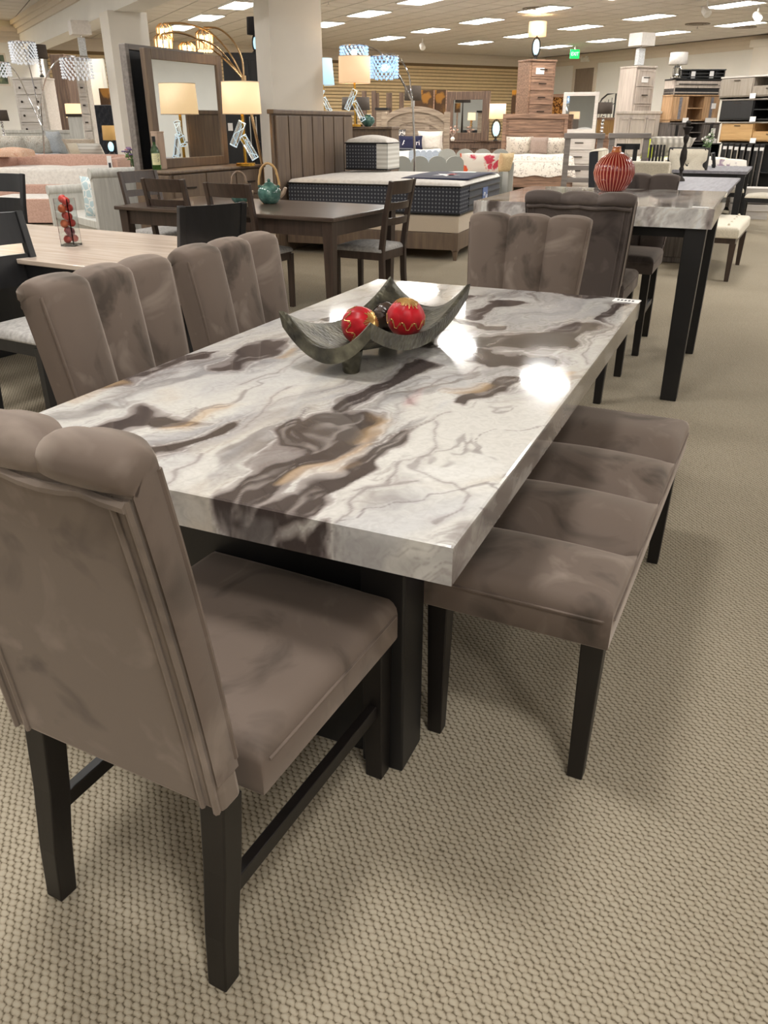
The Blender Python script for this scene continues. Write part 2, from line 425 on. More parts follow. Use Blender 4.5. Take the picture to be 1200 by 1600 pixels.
# ------------------------------------------------------------------ noise in numpy (marble)
def pnoise(x, y, seed=0):
    rng = np.random.default_rng(seed); perm = rng.permutation(256); g = rng.uniform(0, 2*np.pi, 256)
    xi = np.floor(x).astype(int); yi = np.floor(y).astype(int); xf = x-xi; yf = y-yi
    def gr(ix, iy, dx, dy):
        a = g[perm[(perm[ix & 255]+iy) & 255]]; return np.cos(a)*dx+np.sin(a)*dy
    u = xf**3*(xf*(xf*6-15)+10); v = yf**3*(yf*(yf*6-15)+10)
    n00 = gr(xi, yi, xf, yf); n10 = gr(xi+1, yi, xf-1, yf); n01 = gr(xi, yi+1, xf, yf-1); n11 = gr(xi+1, yi+1, xf-1, yf-1)
    return (n00*(1-u)+n10*u)*(1-v)+(n01*(1-u)+n11*u)*v
def fbm(x, y, seed, oct=4):
    t = 0; a = 1
    for k in range(oct): t = t+a*pnoise(x, y, seed+k); x = x*2.03; y = y*2.03; a *= .5
    return t
def sstep(a, b, x): t = np.clip((x-a)/(b-a), 0, 1); return t*t*(3-2*t)
DARK = [(.045, [(-.44, -.05), (-.36, -.02), (-.29, .02)]), (.05, [(-.45, .03), (-.42, .17), (-.41, .34), (-.42, .5)]), (.045, [(-.47, .58), (-.47, .78), (-.46, 1.0)]),
        (.03, [(-.5, .39), (-.42, .33)]), (.035, [(-.93, .19), (-.9, .35), (-.79, .40)]), (.028, [(-.75, .13), (-.69, .22), (-.68, .36)]),
        (.035, [(-1.10, .46), (-1.11, .66), (-1.08, .8)]), (.045, [(-.94, .73), (-.96, 1.06)]), (.06, [(-.51, 1.33), (-.35, 1.31), (-.19, 1.42), (-.14, 1.66)]),
        (.05, [(-.36, 1.22), (-.21, 1.18)]), (.03, [(-.15, .98), (-.18, .81), (-.17, .66)]), (.03, [(-.47, 1.86), (-.46, 1.64)]), (.03, [(-.57, 1.6), (-.36, 1.49)]),
        (.03, [(-.44, 2.22), (-.18, 2.19)]), (.022, [(-.29, .04), (-.27, .21), (-.27, .42)]), (.03, [(-.7, 1.75), (-.62, 1.98)]), (.05, [(-.41, -.11), (-.24, -.11)]),
        (.03, [(-.95, 1.4), (-.85, 1.8)]), (.02, [(-.08, 1.75), (-.05, 2.1)])]
THIN = [(-.27, .4, -.22, .5), (-.22, .5, -.17, .56), (-.2, .48, -.15, .41), (-.15, .41, -.16, .26), (-.16, .26, -.06, .23), (-.06, .23, -.04, .08), (-.17, -.06, -.19, .09), (-.19, .09, -.18, .27),
        (-.62, .38, -.66, .51), (-.66, .51, -.70, .68), (-.33, 1.11, -.33, .84), (-.33, .84, -.31, .62), (-.21, .08, -.14, .2), (-.05, 1.24, -.06, 1.79), (-.8, .6, -.78, .95), (-.6, 0, -.62, .2)]
GOLDS = [(-.36, .17, -.33, .27), (-.33, .27, -.33, .37), (-1.12, .33, -1.08, .5), (-.05, .88, -.06, 1.09), (-.36, .4, -.37, .52), (-.62, 1.33, -.64, 1.76), (-.86, .88, -.85, 1.0), (-.22, .77, -.2, .89), (-.8, .35, -.78, .5)]
def segd(x, y, a, b):
    ax, ay = a; dx, dy = b[0]-ax, b[1]-ay; t = np.clip(((x-ax)*dx+(y-ay)*dy)/(dx*dx+dy*dy+1e-9), 0, 1)
    return np.hypot(x-ax-t*dx, y-ay-t*dy)
def marble(x, y, feats=True, seed=3):
    # flow runs along the table and leans to the right
    wx = x+.10*fbm(x*3.2, y*2.2, seed+10, 4); wy = y+.13*fbm(x*3.2+7, y*2.2, seed+20, 4)
    wx = wx+.035*fbm(wx*8, wy*4, seed+15, 3); wy = wy+.06*fbm(wx*8+3, wy*4, seed+25, 3)
    a = wx-.22*wy; b = wy
    base = fbm(a*6.5, b*1.7, seed+30, 5); cloud = fbm(a*3.0+5, b*1.3, seed+40, 4); fine = fbm(a*16, b*4.0, seed+50, 4)
    g = sstep(-.1, .42, cloud+.4*fine)
    col = np.array([.60, .58, .54])[None]*(1-g[:, None]) + np.array([.30, .285, .28])[None]*g[:, None]
    lite = sstep(.1, .5, base)[:, None]; col = col*(1-.5*lite)+np.array([.66, .65, .625])[None]*.5*lite
    def lay(m, c, k=1.0):
        nonlocal col
        m = (m*k)[:, None]; col = col*(1-m)+np.array(c)[None]*m
    taupe = sstep(.30, .10, np.abs(fbm(a*4.2, b*1.2, seed+60, 5)-.12)*3.2)*sstep(-.2, .3, cloud)
    lay(taupe, (.20, .17, .155), .78)
    s_ = fbm(a*6+1.2*fbm(a*2.5+3, b*.9, seed+130, 3), b*1.25, seed+140, 4)*4.0; fr = np.abs(s_-np.round(s_))
    lay(sstep(.10, .0, fr)*sstep(-.35, .25, cloud), (.27, .235, .225), .6)
    lay(sstep(.45, .2, np.abs(s_-np.floor(s_)-.5))*sstep(0, .4, fbm(a*2.5, b*.8, seed+150, 3)), (.42, .40, .40), .5)
    gold = sstep(.2, .5, fbm(a*5+3, b*1.6, seed+70, 4))*sstep(.05, -.25, cloud)
    lay(gold, (.52, .40, .26), .35)
    d = np.full(len(x), 9.0); ed = d.copy()
    nz = fbm(a*9, b*3.5, seed+80, 5)
    if feats:
        for w_, pl in DARK:
            for p, q in zip(pl[:-1], pl[1:]): d = np.minimum(d, segd(wx, wy*1.0, p, q)/w_)
    else:
        d = 1.0+2.6*np.abs(fbm(a*2.2, b*.9, seed+90, 3))
    d = d+.75*nz+.3*fine
    lay(sstep(1.75, 1.05, d), (.20, .165, .155), .8)
    lay(sstep(1.12, .86, d), (.062, .048, .044), .97)
    lay(sstep(.10, .0, np.abs(d-1.42)), (.70, .67, .64), .55)
    for c_, k_ in ((1.22, .35), (1.6, .5), (1.82, .35), (2.1, .4)):
        lay(sstep(.07, .0, np.abs(d-c_))*sstep(-.3, .2, fbm(a*4, b*2, seed+170, 2)), (.17, .145, .135) if c_ > 1.3 else (.55, .52, .49), k_)
    warm = sstep(.05, .45, fbm(a*3.3+20, b*1.1, seed+180, 4)); lay(warm*sstep(1.2, 2.0, d), (.64, .57, .46), .35)
    cool = sstep(.05, .4, fbm(a*3.6+40, b*1.0, seed+190, 4)); lay(cool*sstep(1.2, 2.0, d), (.40, .40, .42), .45)
    lay(sstep(.12, .0, np.abs(fbm(a*7, b*2.4, seed+100, 4)))*sstep(.9, .3, d), (.32, .28, .26), .6)
    if feats:
        t = np.full(len(x), 9.0)
        for s_ in THIN: t = np.minimum(t, segd(wx+.006*fine, wy, s_[:2], s_[2:]))
        lay(sstep(.022, .0, t), (.36, .32, .31), .4); lay(sstep(.005, .002, t), (.16, .135, .13), .45)
        t = np.full(len(x), 9.0)
        for s_ in GOLDS: t = np.minimum(t, segd(wx+.02*fine, wy, s_[:2], s_[2:]))
        lay(sstep(.04, .0, t), (.50, .34, .19), .55)
    if feats:
        lay(sstep(.0, .012, x)*(.5+.5*sstep(-.25, .25, fbm(a*7, b*3, seed+160, 4))), (.085, .07, .062), .85)  # taupe streaks on the right skirt; darkened colour stands for its dim floor reflection
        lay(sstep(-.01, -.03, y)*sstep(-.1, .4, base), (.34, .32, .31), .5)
    if not feats: col = np.minimum(.72, col*1.3)
    rid = np.abs(fbm(a*5.5+11, b*1.5, seed+110, 5)); lay(sstep(.035, .004, rid)*sstep(-.1, .25, fbm(a*2, b*1, seed+120, 2)), (.17, .14, .14), .6)
    return col
m_, nt_, b_ = newmat('marbled_resin')
at_ = N(nt_, 'ShaderNodeAttribute', attribute_name='pattern')
v_ = coords(nt_); n_ = N(nt_, 'ShaderNodeTexNoise', Scale=34.0, Detail=5, Distortion=2.0); nt_.links.new(v_, n_.inputs['Vector'])
mx_ = N(nt_, 'ShaderNodeMix', data_type='RGBA', blend_type='MULTIPLY'); mx_.inputs[0].default_value = .35
nt_.links.new(at_.outputs['Color'], mx_.inputs[6]); nt_.links.new(ramp(nt_, n_.outputs[0], [(.35, (.72, .70, .70, 1)), (.6, (1, 1, 1, 1))]), mx_.inputs[7])
nt_.links.new(mx_.outputs[2], b_.inputs['Base Color']); b_.inputs['Roughness'].default_value = .07
b_.inputs['Coat Weight'].default_value = .35; b_.inputs['Coat Roughness'].default_value = .03
MARBLE = m_
def marble_slab(name, W, L, z0, z1, parent, step=.004, feats=True, seed=3):
    """slab centred on the origin (x across, y along) with skirts; colour runs over the edges"""
    th = z1-z0; r = .004
    nx, ny = int(W/step), int(L/step); ns = max(3, int(th/step))
    def axis(n, l):
        sk = np.linspace(-th, 0, ns+1)[:-1]; mid = np.linspace(0, l, n+1); return np.concatenate([sk, mid, l+np.linspace(0, th, ns+1)[1:]])
    X, Y = axis(nx, W), axis(ny, L); GX, GY = np.meshgrid(X, Y)
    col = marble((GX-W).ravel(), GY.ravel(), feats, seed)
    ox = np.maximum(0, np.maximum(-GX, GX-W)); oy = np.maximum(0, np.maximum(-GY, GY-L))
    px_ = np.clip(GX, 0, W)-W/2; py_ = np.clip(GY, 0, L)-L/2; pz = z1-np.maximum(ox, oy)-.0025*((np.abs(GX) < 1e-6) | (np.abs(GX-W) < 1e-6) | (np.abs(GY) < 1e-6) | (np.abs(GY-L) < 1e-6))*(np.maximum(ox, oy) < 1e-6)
    V = np.stack([px_, py_, pz], -1).reshape(-1, 3); nX, nY = len(X), len(Y)
    idx = np.arange(nX*nY).reshape(nY, nX)
    F = np.stack([idx[:-1, :-1], idx[:-1, 1:], idx[1:, 1:], idx[1:, :-1]], -1).reshape(-1, 4)
    cx = (GX[:-1, :-1]+GX[1:, 1:])/2; cy = (GY[:-1, :-1]+GY[1:, 1:])/2
    inx = (cx > 0) & (cx < W); iny = (cy > 0) & (cy < L)
    F = F[(inx | iny).ravel()]
    n0 = len(V); V = np.concatenate([V, [[-W/2, -L/2, z0], [W/2, -L/2, z0], [W/2, L/2, z0], [-W/2, L/2, z0]]])
    col = np.concatenate([col, [[.3, .28, .27]]*4])
    me = bpy.data.meshes.new(name); me.from_pydata(V.tolist(), [], F.tolist()+[(n0+3, n0+2, n0+1, n0)])
    ca = me.color_attributes.new('pattern', 'FLOAT_COLOR', 'POINT')
    ca.data.foreach_set('color', np.concatenate([col, np.ones((len(col), 1))], 1).astype(np.float32).ravel())
    me.materials.append(MARBLE); me.update()
    o = bpy.data.objects.new(name, me); COL.objects.link(o); o.parent = parent; return o
# ------------------------------------------------------------------ the room
UW, VW = 21.5, 27.9           # right wall, back wall
UL, VB = -11.0, -6.5
# carpet
m, nt, b = newmat('loop_carpet')
v = coords(nt, rot=(0, 0, R_(18)))
sep = N(nt, 'ShaderNodeSeparateXYZ')
def M_(op, a, b_=None, c_=None):
    n = N(nt, 'ShaderNodeMath', operation=op)
    for i, q in enumerate((a, b_, c_)):
        if q is None: continue
        if isinstance(q, (int, float)): n.inputs[i].default_value = q
        else: nt.links.new(q, n.inputs[i])
    return n.outputs[0]
nj = N(nt, 'ShaderNodeTexNoise', Scale=60.0, Detail=2); nt.links.new(v, nj.inputs['Vector'])
vm = N(nt, 'ShaderNodeMix', data_type='RGBA', blend_type='LINEAR_LIGHT'); vm.inputs[0].default_value = .006
nt.links.new(v, vm.inputs[6]); nt.links.new(nj.outputs[1], vm.inputs[7]); nt.links.new(vm.outputs[2], sep.inputs[0])
cu, cv = .0175, .0125
fv = M_('DIVIDE', sep.outputs[1], cv); row = M_('FLOOR', fv)
fu = M_('ADD', M_('DIVIDE', sep.outputs[0], cu), M_('MULTIPLY', row, .5))
du = M_('SUBTRACT', M_('FRACT', fu), .5); dv = M_('SUBTRACT', M_('FRACT', fv), .5)
sk = M_('ADD', du, M_('MULTIPLY', dv, .35))
dist = M_('SQRT', M_('ADD', M_('POWER', M_('MULTIPLY', sk, 1.0), 2.0), M_('POWER', M_('MULTIPLY', dv, .9), 2.0)))
nf = N(nt, 'ShaderNodeTexNoise', Scale=700.0, Detail=2); nt.links.new(v, nf.inputs['Vector'])
nl = N(nt, 'ShaderNodeTexNoise', Scale=1.3, Detail=3); nt.links.new(v, nl.inputs['Vector'])
hh = M_('ADD', M_('MULTIPLY', M_('SUBTRACT', nf.outputs[0], .5), .5), M_('SUBTRACT', .66, M_('POWER', M_('MULTIPLY', dist, 1.35), 2.2)))
col = ramp(nt, hh, [(.0, srgb('655b4b')), (.16, srgb('81766300'[:6])), (.34, srgb('9b907d')), (.60, srgb('aca28f'))])
mxc = N(nt, 'ShaderNodeMix', data_type='RGBA', blend_type='MULTIPLY'); mxc.inputs[0].default_value = .5
nt.links.new(col, mxc.inputs[6]); nt.links.new(ramp(nt, nl.outputs[0], [(.35, (.86, .85, .84, 1)), (.65, (1, 1, 1, 1))]), mxc.inputs[7])
nt.links.new(mxc.outputs[2], b.inputs['Base Color']); b.inputs['Roughness'].default_value = .95; b.inputs['Specular IOR Level'].default_value = .1
bump(nt, b, hh, .55, .006); CARPET = m
def room_quad(u0, v0, u1, v1, z, th, name, mat):
    mb = MB(); p = [uv2w(*q) for q in ((u0, v0), (u1, v0), (u1, v1), (u0, v1))]
    mb.add([(q.x, q.y, z) for q in p]+[(q.x, q.y, z+th) for q in p], [(3, 2, 1, 0), (4, 5, 6, 7), (0, 1, 5, 4), (1, 2, 6, 5), (2, 3, 7, 6), (3, 0, 4, 7)])
    return struct(name, mb, mat)
def rbox(mb, u0, v0, u1, v1, z0, z1):
    p = [uv2w(*q) for q in ((u0, v0), (u1, v0), (u1, v1), (u0, v1))]
    return mb.add([(q.x, q.y, z0) for q in p]+[(q.x, q.y, z1) for q in p], [(3, 2, 1, 0), (4, 5, 6, 7), (0, 1, 5, 4), (1, 2, 6, 5), (2, 3, 7, 6), (3, 0, 4, 7)])
floor = room_quad(UL, VB, UW, VW, -.05, .05, 'floor', CARPET)
CEILM = plain('ceiling_tile', 'cfcac4', .9, var=.03, scale=60)
CEILG = plain('ceiling_grid', '7c7268', .8)
ceil = room_quad(UL, VB, UW, VW, ZC+.012, .05, 'ceiling', CEILG)
# ceiling tiles: the 300 nearest in view are tiles of their own, the rest is one part
TS = .605
tile_me = None; cells = []
u = 6.3-TS/2-TS*30
lit = set()
for (tu, tv) in VIS:
    for dv2 in (-.5, .5): lit.add((round((tu-6.3)/TS), round((tv+dv2*TS-23.5)/TS*2)))
for i in range(-29, 26):
    for j in range(-50, 8):
        cu_, cv_ = 6.3+i*TS, 23.5+(j+.5)*TS
        if not (UL+.4 < cu_ < UW-.4 and cv_ < VW-.4): continue
        p = uv2w(cu_, cv_, ZC)
        seen = in_view(p, 80) and px(p)[1] > -25
        if (i, 2*j+1) in lit: continue
        cells.append((p.length+(0 if seen else 1000), cu_, cv_))
cells.sort(); rest = MB()
for k, (d_, cu_, cv_) in enumerate(cells):
    if k < 300 and d_ < 1000:
        if tile_me is None:
            mb = MB().box((0, 0, .006), (TS-.028, TS-.028, .012)); o = mk('ceiling_tile', mb, CEILM, ceil); tile_me = o.data
        else:
            o = bpy.data.objects.new('ceiling_tile', tile_me); COL.objects.link(o); o.parent = ceil
        o.location = uv2w(cu_, cv_, ZC); o.rotation_euler = (0, 0, -ra)
    else:
        h = (TS-.028)/2; rbox(rest, cu_-h, cv_-h, cu_+h, cv_+h, ZC, ZC+.012)
if rest.v: mk('ceiling_tile', rest, CEILM, ceil, kind='stuff')
# walls
struct('wall_back', rbox(MB(), UL, VW, UW, VW+.2, 0, ZC+.06), WALLP)
wb = bpy.data.objects['wall_back']
slats = MB(); gap = MB()
rbox(gap, 3.5, VW-.03, 20.6, VW-.005, 0, 3.28)
z = .06
while z < 3.2:
    rbox(slats, 3.5, VW-.075, 20.6, VW-.03, z, z+.082); z += .105
mk('slat_backing', gap, SLATGAP, wb); mk('slat', slats, SLAT, wb, kind='stuff')
struct('wall_right', rbox(MB(), UW, VB, UW+.2, VW, 0, ZC+.06), WALLP)
struct('wall_front', rbox(MB(), UL, VB-.2, UW, VB, 0, ZC+.06), WALLG)
struct('wall_left', rbox(MB(), UL-.2, VB, UL, VW, 0, ZC+.06), WALLG)
# cornices
def cornice(mb, a, b_, out):
    """stepped moulding along a->b (u,v), stepping out of the wall"""
    for dz0, dz1, t in ((.0, .10, .16), (.10, .2, .10), (.2, .32, .05)):
        u0, v0, u1, v1 = a[0], a[1], b_[0]+out[0]*t, b_[1]+out[1]*t
        rbox(mb, min(u0, u1), min(v0, v1), max(u0, u1), max(v0, v1), ZC-dz1, ZC-dz0)
    return mb
struct('trim_1', cornice(MB(), (UW, VB), (UW, VW), (-1, 0)), TRIMP, ); struct('trim_2', cornice(MB(), (UL, VW), (UW, VW), (0, -1)), TRIMP)
# pilaster on the right wall
pu = MB(); rbox(pu, UW-.3, 17.2, UW, 18.1, 0, ZC-.3); rbox(pu, UW-.36, 17.1, UW, 18.2, ZC-.3, ZC-.12)
struct('column_right', pu, COLP)
# left: wall with cove, header on two columns
HA = Vector((-2.55, 12.6, 0)); HB = Vector((-8.55, 22.65, 0)); hd = (HB-HA).normalized(); hn = Vector((hd.y, -hd.x, 0))
def hbox(mb, s0, s1, n0, n1, z0, z1):
    p = [HA+hd*a+hn*b_ for a, b_ in ((s0, n0), (s1, n0), (s1, n1), (s0, n1))]
    return mb.add([(q.x, q.y, z0) for q in p]+[(q.x, q.y, z1) for q in p], [(3, 2, 1, 0), (4, 5, 6, 7), (0, 1, 5, 4), (1, 2, 6, 5), (2, 3, 7, 6), (3, 0, 4, 7)])
HL = (HB-HA).length
struct('wall_header', hbox(MB(), -7.5, HL, -.42, 0, 2.96, ZC), WALLP)
tr = MB()
for dz0, dz1, t in ((.0, .09, .15), (.09, .18, .09), (.18, .28, .045)): hbox(tr, -7.5, HL, -.42-t, -.42, ZC-dz1, ZC-dz0)
struct('trim_3', tr, TRIMP)
s_col = 3.02
struct('column_left', hbox(MB(), s_col-.4, s_col+.14, -.52, .1, 0, 2.97), COLP)
lw = MB(); q0 = HB; wd = Vector((-sin(R_(62.5)), -cos(R_(62.5)), 0)); wn = Vector((wd.y, -wd.x, 0))
def wbox(mb, s0, s1, n0, n1, z0, z1):
    p = [q0+wd*a+wn*b_ for a, b_ in ((s0, n0), (s1, n0), (s1, n1), (s0, n1))]
    return mb.add([(q.x, q.y, z0) for q in p]+[(q.x, q.y, z1) for q in p], [(3, 2, 1, 0), (4, 5, 6, 7), (0, 1, 5, 4), (1, 2, 6, 5), (2, 3, 7, 6), (3, 0, 4, 7)])
struct('wall_alcove', wbox(MB(), -.05, 4.5, 0, .2, 0, ZC), WALLP)
tr = MB()
for dz0, dz1, t in ((.14, .24, .2), (.24, .34, .12), (.34, .46, .05)): wbox(tr, -.05, 4.5, -t, 0, ZC-dz1, ZC-dz0)
struct('trim_4', tr, TRIMP)
for s_ in (.35, 1.5):       # warm lamps in the cove above the moulding
    ld = bpy.data.lights.new('cove_lamp', 'POINT'); ld.energy = 9; ld.color = (1, .68, .25); ld.shadow_soft_size = .1
    lo = bpy.data.objects.new('cove_lamp', ld); COL.objects.link(lo); q = q0+wd*s_-wn*.28; lo.location = (q.x, q.y, ZC-.13)
# middle column
cc = D(450, 100, 13.2); mc = MB().box((cc.x+.02, cc.y, ZC/2), (.78, .62, ZC), rz=-ra)
struct('column_middle', mc, COLP)
# door and its frame, far on the right wall
def rwall(pxx):            # point of the right wall seen in a column of the frame
    k = D(pxx, 150, 1.0).x; return D(pxx, 150, UW/(k*cos(ra)-sin(ra)))
a_, b2_ = rwall(897), rwall(926)
va, vb_ = a_.dot(AX), b2_.dot(AX)
fr = MB(); v0, v1 = min(va, vb_), max(va, vb_)
rbox(fr, UW-.06, v0-.12, UW, v0, 0, 3.15); rbox(fr, UW-.06, v1, UW, v1+.12, 0, 3.15); rbox(fr, UW-.06, v0-.12, UW, v1+.12, 3.15, 3.28)
dm = MB(); rbox(dm, UW-.03, v0, UW, v1, 0, 3.15)
dj = struct('door_1', dm, wood('door_brown', '7a6c5e', '8c7e70', axis=2)); mk('door_frame', fr, TRIMP, dj)
hn_ = MB(); rbox(hn_, UW-.07, v0+.08, UW-.03, v0+.16, 1.0, 1.1); mk('door_handle', hn_, BRONZE, dj)
# emergency light above the door
el = thing('emergency_light', 'small white twin emergency light on the wall above the far brown door', 'light', uv2w(UW-.06, (v0+v1)/2, 3.42), RAZ+90)
mk('body', MB().box((0, 0, 0), (.42, .1, .14)), WHITEP, el, bevel=.01)
for sx in (-1, 1): mk('lamp_head', MB().lathe([(.05, -.04), (.075, .03), (.07, .04)], (sx*.15, -.06, .1), 12, ax=(0, -1, .1)), WHITEP, el, smooth=True)
# exit sign hung from the ceiling
p = D(898, 84.5, 29.0)
ex = thing('exit_sign', 'green lit EXIT sign hanging from the ceiling near the far corner', 'sign', p, 172)
mk('sign_panel', MB().box((0, 0, 0), (.30, .03, .25)), glow('exit_green', '18e060', 1.3), ex, bevel=.005)
mk('hanger', MB().b2((-.02, -.015, .12), (.02, .015, ZC-p.z)), WHITEP, ex)
def text_mesh(name, s, size, mat, parent, loc, rot, depth=.002, label=None, sx=1):
    cu = bpy.data.curves.new(name, 'FONT'); cu.body = s; cu.size = size; cu.extrude = depth; cu.align_x = 'CENTER'; cu.align_y = 'CENTER'
    t = bpy.data.objects.new(name, cu); COL.objects.link(t)
    dg = bpy.context.evaluated_depsgraph_get(); me = bpy.data.meshes.new_from_object(t.evaluated_get(dg)); bpy.data.objects.remove(t)
    me.materials.clear(); me.materials.append(mat)
    o = bpy.data.objects.new(name, me); COL.objects.link(o); o.parent = parent; o.location = loc; o.rotation_euler = rot; o.scale = (sx, 1, 1); return o
text_mesh('lettering', 'EXIT', .15, glow('exit_letters', 'd8ffe4', 1.6), ex, (0, .018, 0), (pi/2, 0, pi), sx=.8)

# troffers
tro = thing('ceiling_light', 'x', 'ceiling light', (0, 0, 0), RAZ, 'fluorescent troffers in the ceiling')
fm = MB()
for a, b_ in (((-.3, -.6, -.03), (.3, -.575, .012)), ((-.3, .575, -.03), (.3, .6, .012)), ((-.3, -.575, -.03), (-.275, .575, .012)), ((.275, -.575, -.03), (.3, .575, .012))): fm.b2(a, b_)
mk('frame', fm, WHITEP, tro)
mk('diffuser', MB().b2((-.275, -.575, -.022), (.275, .575, -.004)), TROFF, tro)
rows = {}
for u, v in VIS: rows.setdefault(v, []).append(u)
RN = {}
first = True
ORD = ['first', 'second', 'third', 'fourth', 'fifth', 'sixth', 'seventh', 'eighth', 'ninth', 'tenth']
for ri, v in enumerate(sorted(rows, reverse=True)):
    for ci, u in enumerate(sorted(rows[v])):
        lab = 'white fluorescent ceiling light, %s from the left in the %s row from the back wall' % (ORD[ci], ORD[ri])
        loc = uv2w(u, v, ZC)
        if first: tro.location = loc; tro['label'] = lab; first = False
        else: dup(tro, loc, RAZ, lab)
# round vents, spots and sprinklers
def vent(pp, lab):
    p = P(*pp, ZC); t = thing('ceiling_vent', lab, 'vent', (p.x, p.y, ZC), 0, 'round ceiling air vents')
    for k, (r0, r1) in enumerate(((.05, .11), (.15, .21), (.25, .30))):
        mk('ring', MB().lathe([(r0, -.03+.008*k), (r1, -.02), (r1, 0), (r0, 0)], n=20, caps=False), plain('vent_grey', '8d8378', .6), t, smooth=True)
    mk('hub', MB().lathe([(.03, -.035), (.04, -.03), (.04, 0)], n=12), plain('vent_grey', '8d8378', .6), t)
vent((838, 13), 'round ceiling air vent above the tall brown chest and its lamp')
vent((1090, 37), 'round grey ceiling vent beneath the long ceiling light near the right'); vent((1163, 42), 'round grey ceiling vent nearest the right edge of the photo')
def spot(pp, lab, on=False):
    p = P(*pp, ZC); t = thing('spotlight', lab, 'spotlight', (p.x, p.y, ZC), 20)
    mk('stem', MB().tube([(0, 0, 0), (0, 0, -.12)], .02), WHITEP, t)
    mk('head', MB().lathe([(.05, -.09), (.075, -.06), (.08, .08), (.07, .09)], (0, 0, -.2), 14, ax=(.5, -.6, -.6)), WHITEP, t, smooth=True)
    if on: mk('lens', MB().lathe([(.062, .091), (.06, .1)], (0, 0, -.2), 14, ax=(.5, -.6, -.6)), glow('spot_lens', 'fff2dc', 40), t)
spot((660, 60), 'small white ceiling spotlight before the slatted wall')
spot((1106, 0), 'white cylinder ceiling spotlight at the top edge of the photo'); spot((1186, 8), 'bright lit ceiling spotlight at the top right corner', True)
for pp, lab in (((513, 3), 'small sprinkler head in the ceiling right of the middle column'), ((1090, 41), 'sprinkler head in the ceiling beside the right vents')):
    p = P(*pp, ZC); t = thing('sprinkler', lab, 'sprinkler', (p.x, p.y, ZC), 0)
    mk('stem', MB().tube([(0, 0, 0), (0, 0, -.05)], .012), CHROME, t); mk('deflector', MB().lathe([(.01, -.06), (.035, -.055), (.035, -.05)], n=10), CHROME, t)
# ------------------------------------------------------------------ the marbled dining table and its chairs
TAZ = 23.9
T1C = P(708, 855, .76); T1F = dirv(TAZ); T1R = dirv(TAZ+90)
def T1(r, f, z=0): q = T1C+T1R*r+T1F*f; return Vector((q.x, q.y, z))
W1, L1, ZT = 1.13, 2.205, .76
t1 = thing('dining_table', 'long marbled cream and brown dining table on black pedestals, nearest the camera', 'dining table', T1(-W1/2, L1/2), TAZ, 'marbled tables')
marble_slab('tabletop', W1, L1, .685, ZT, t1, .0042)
for sy in (-1, 1):
    y = sy*(L1/2-.285)
    pb = mk('pedestal', MB().b2((-.29, y-.035, .004), (.29, y+.035, .66)), BLACK, t1, bevel=.004)
    for sx in (-1, 1): mk('post', MB().b2((sx*.337-.052, y-.06, 0), (sx*.337+.052, y+.06, .66)), BLACK, pb, bevel=.005)
    mk('top_rail', MB().b2((-.42, y-.09, .64), (.42, y+.09, .684)), BLACK, t1, bevel=.004)
mk('beam', MB().b2((-.09, -.84, .56), (.09, .84, .66)), BLACK, t1)
tg = thing('price_tag', 'white price tag on the far right corner of the marbled dining table', 'tag', T1(-.045, L1-.06, ZT+.001), TAZ+4)
mk('card', MB().b2((-.05, -.03, 0), (.05, .03, .002)), PAPER, tg); pm_ = MB()
for k_ in range(5): pm_.b2((-.036+.014*k_, -.012, .002), (-.028+.014*k_, .010, .0024))
mk('print', pm_, INK, tg)

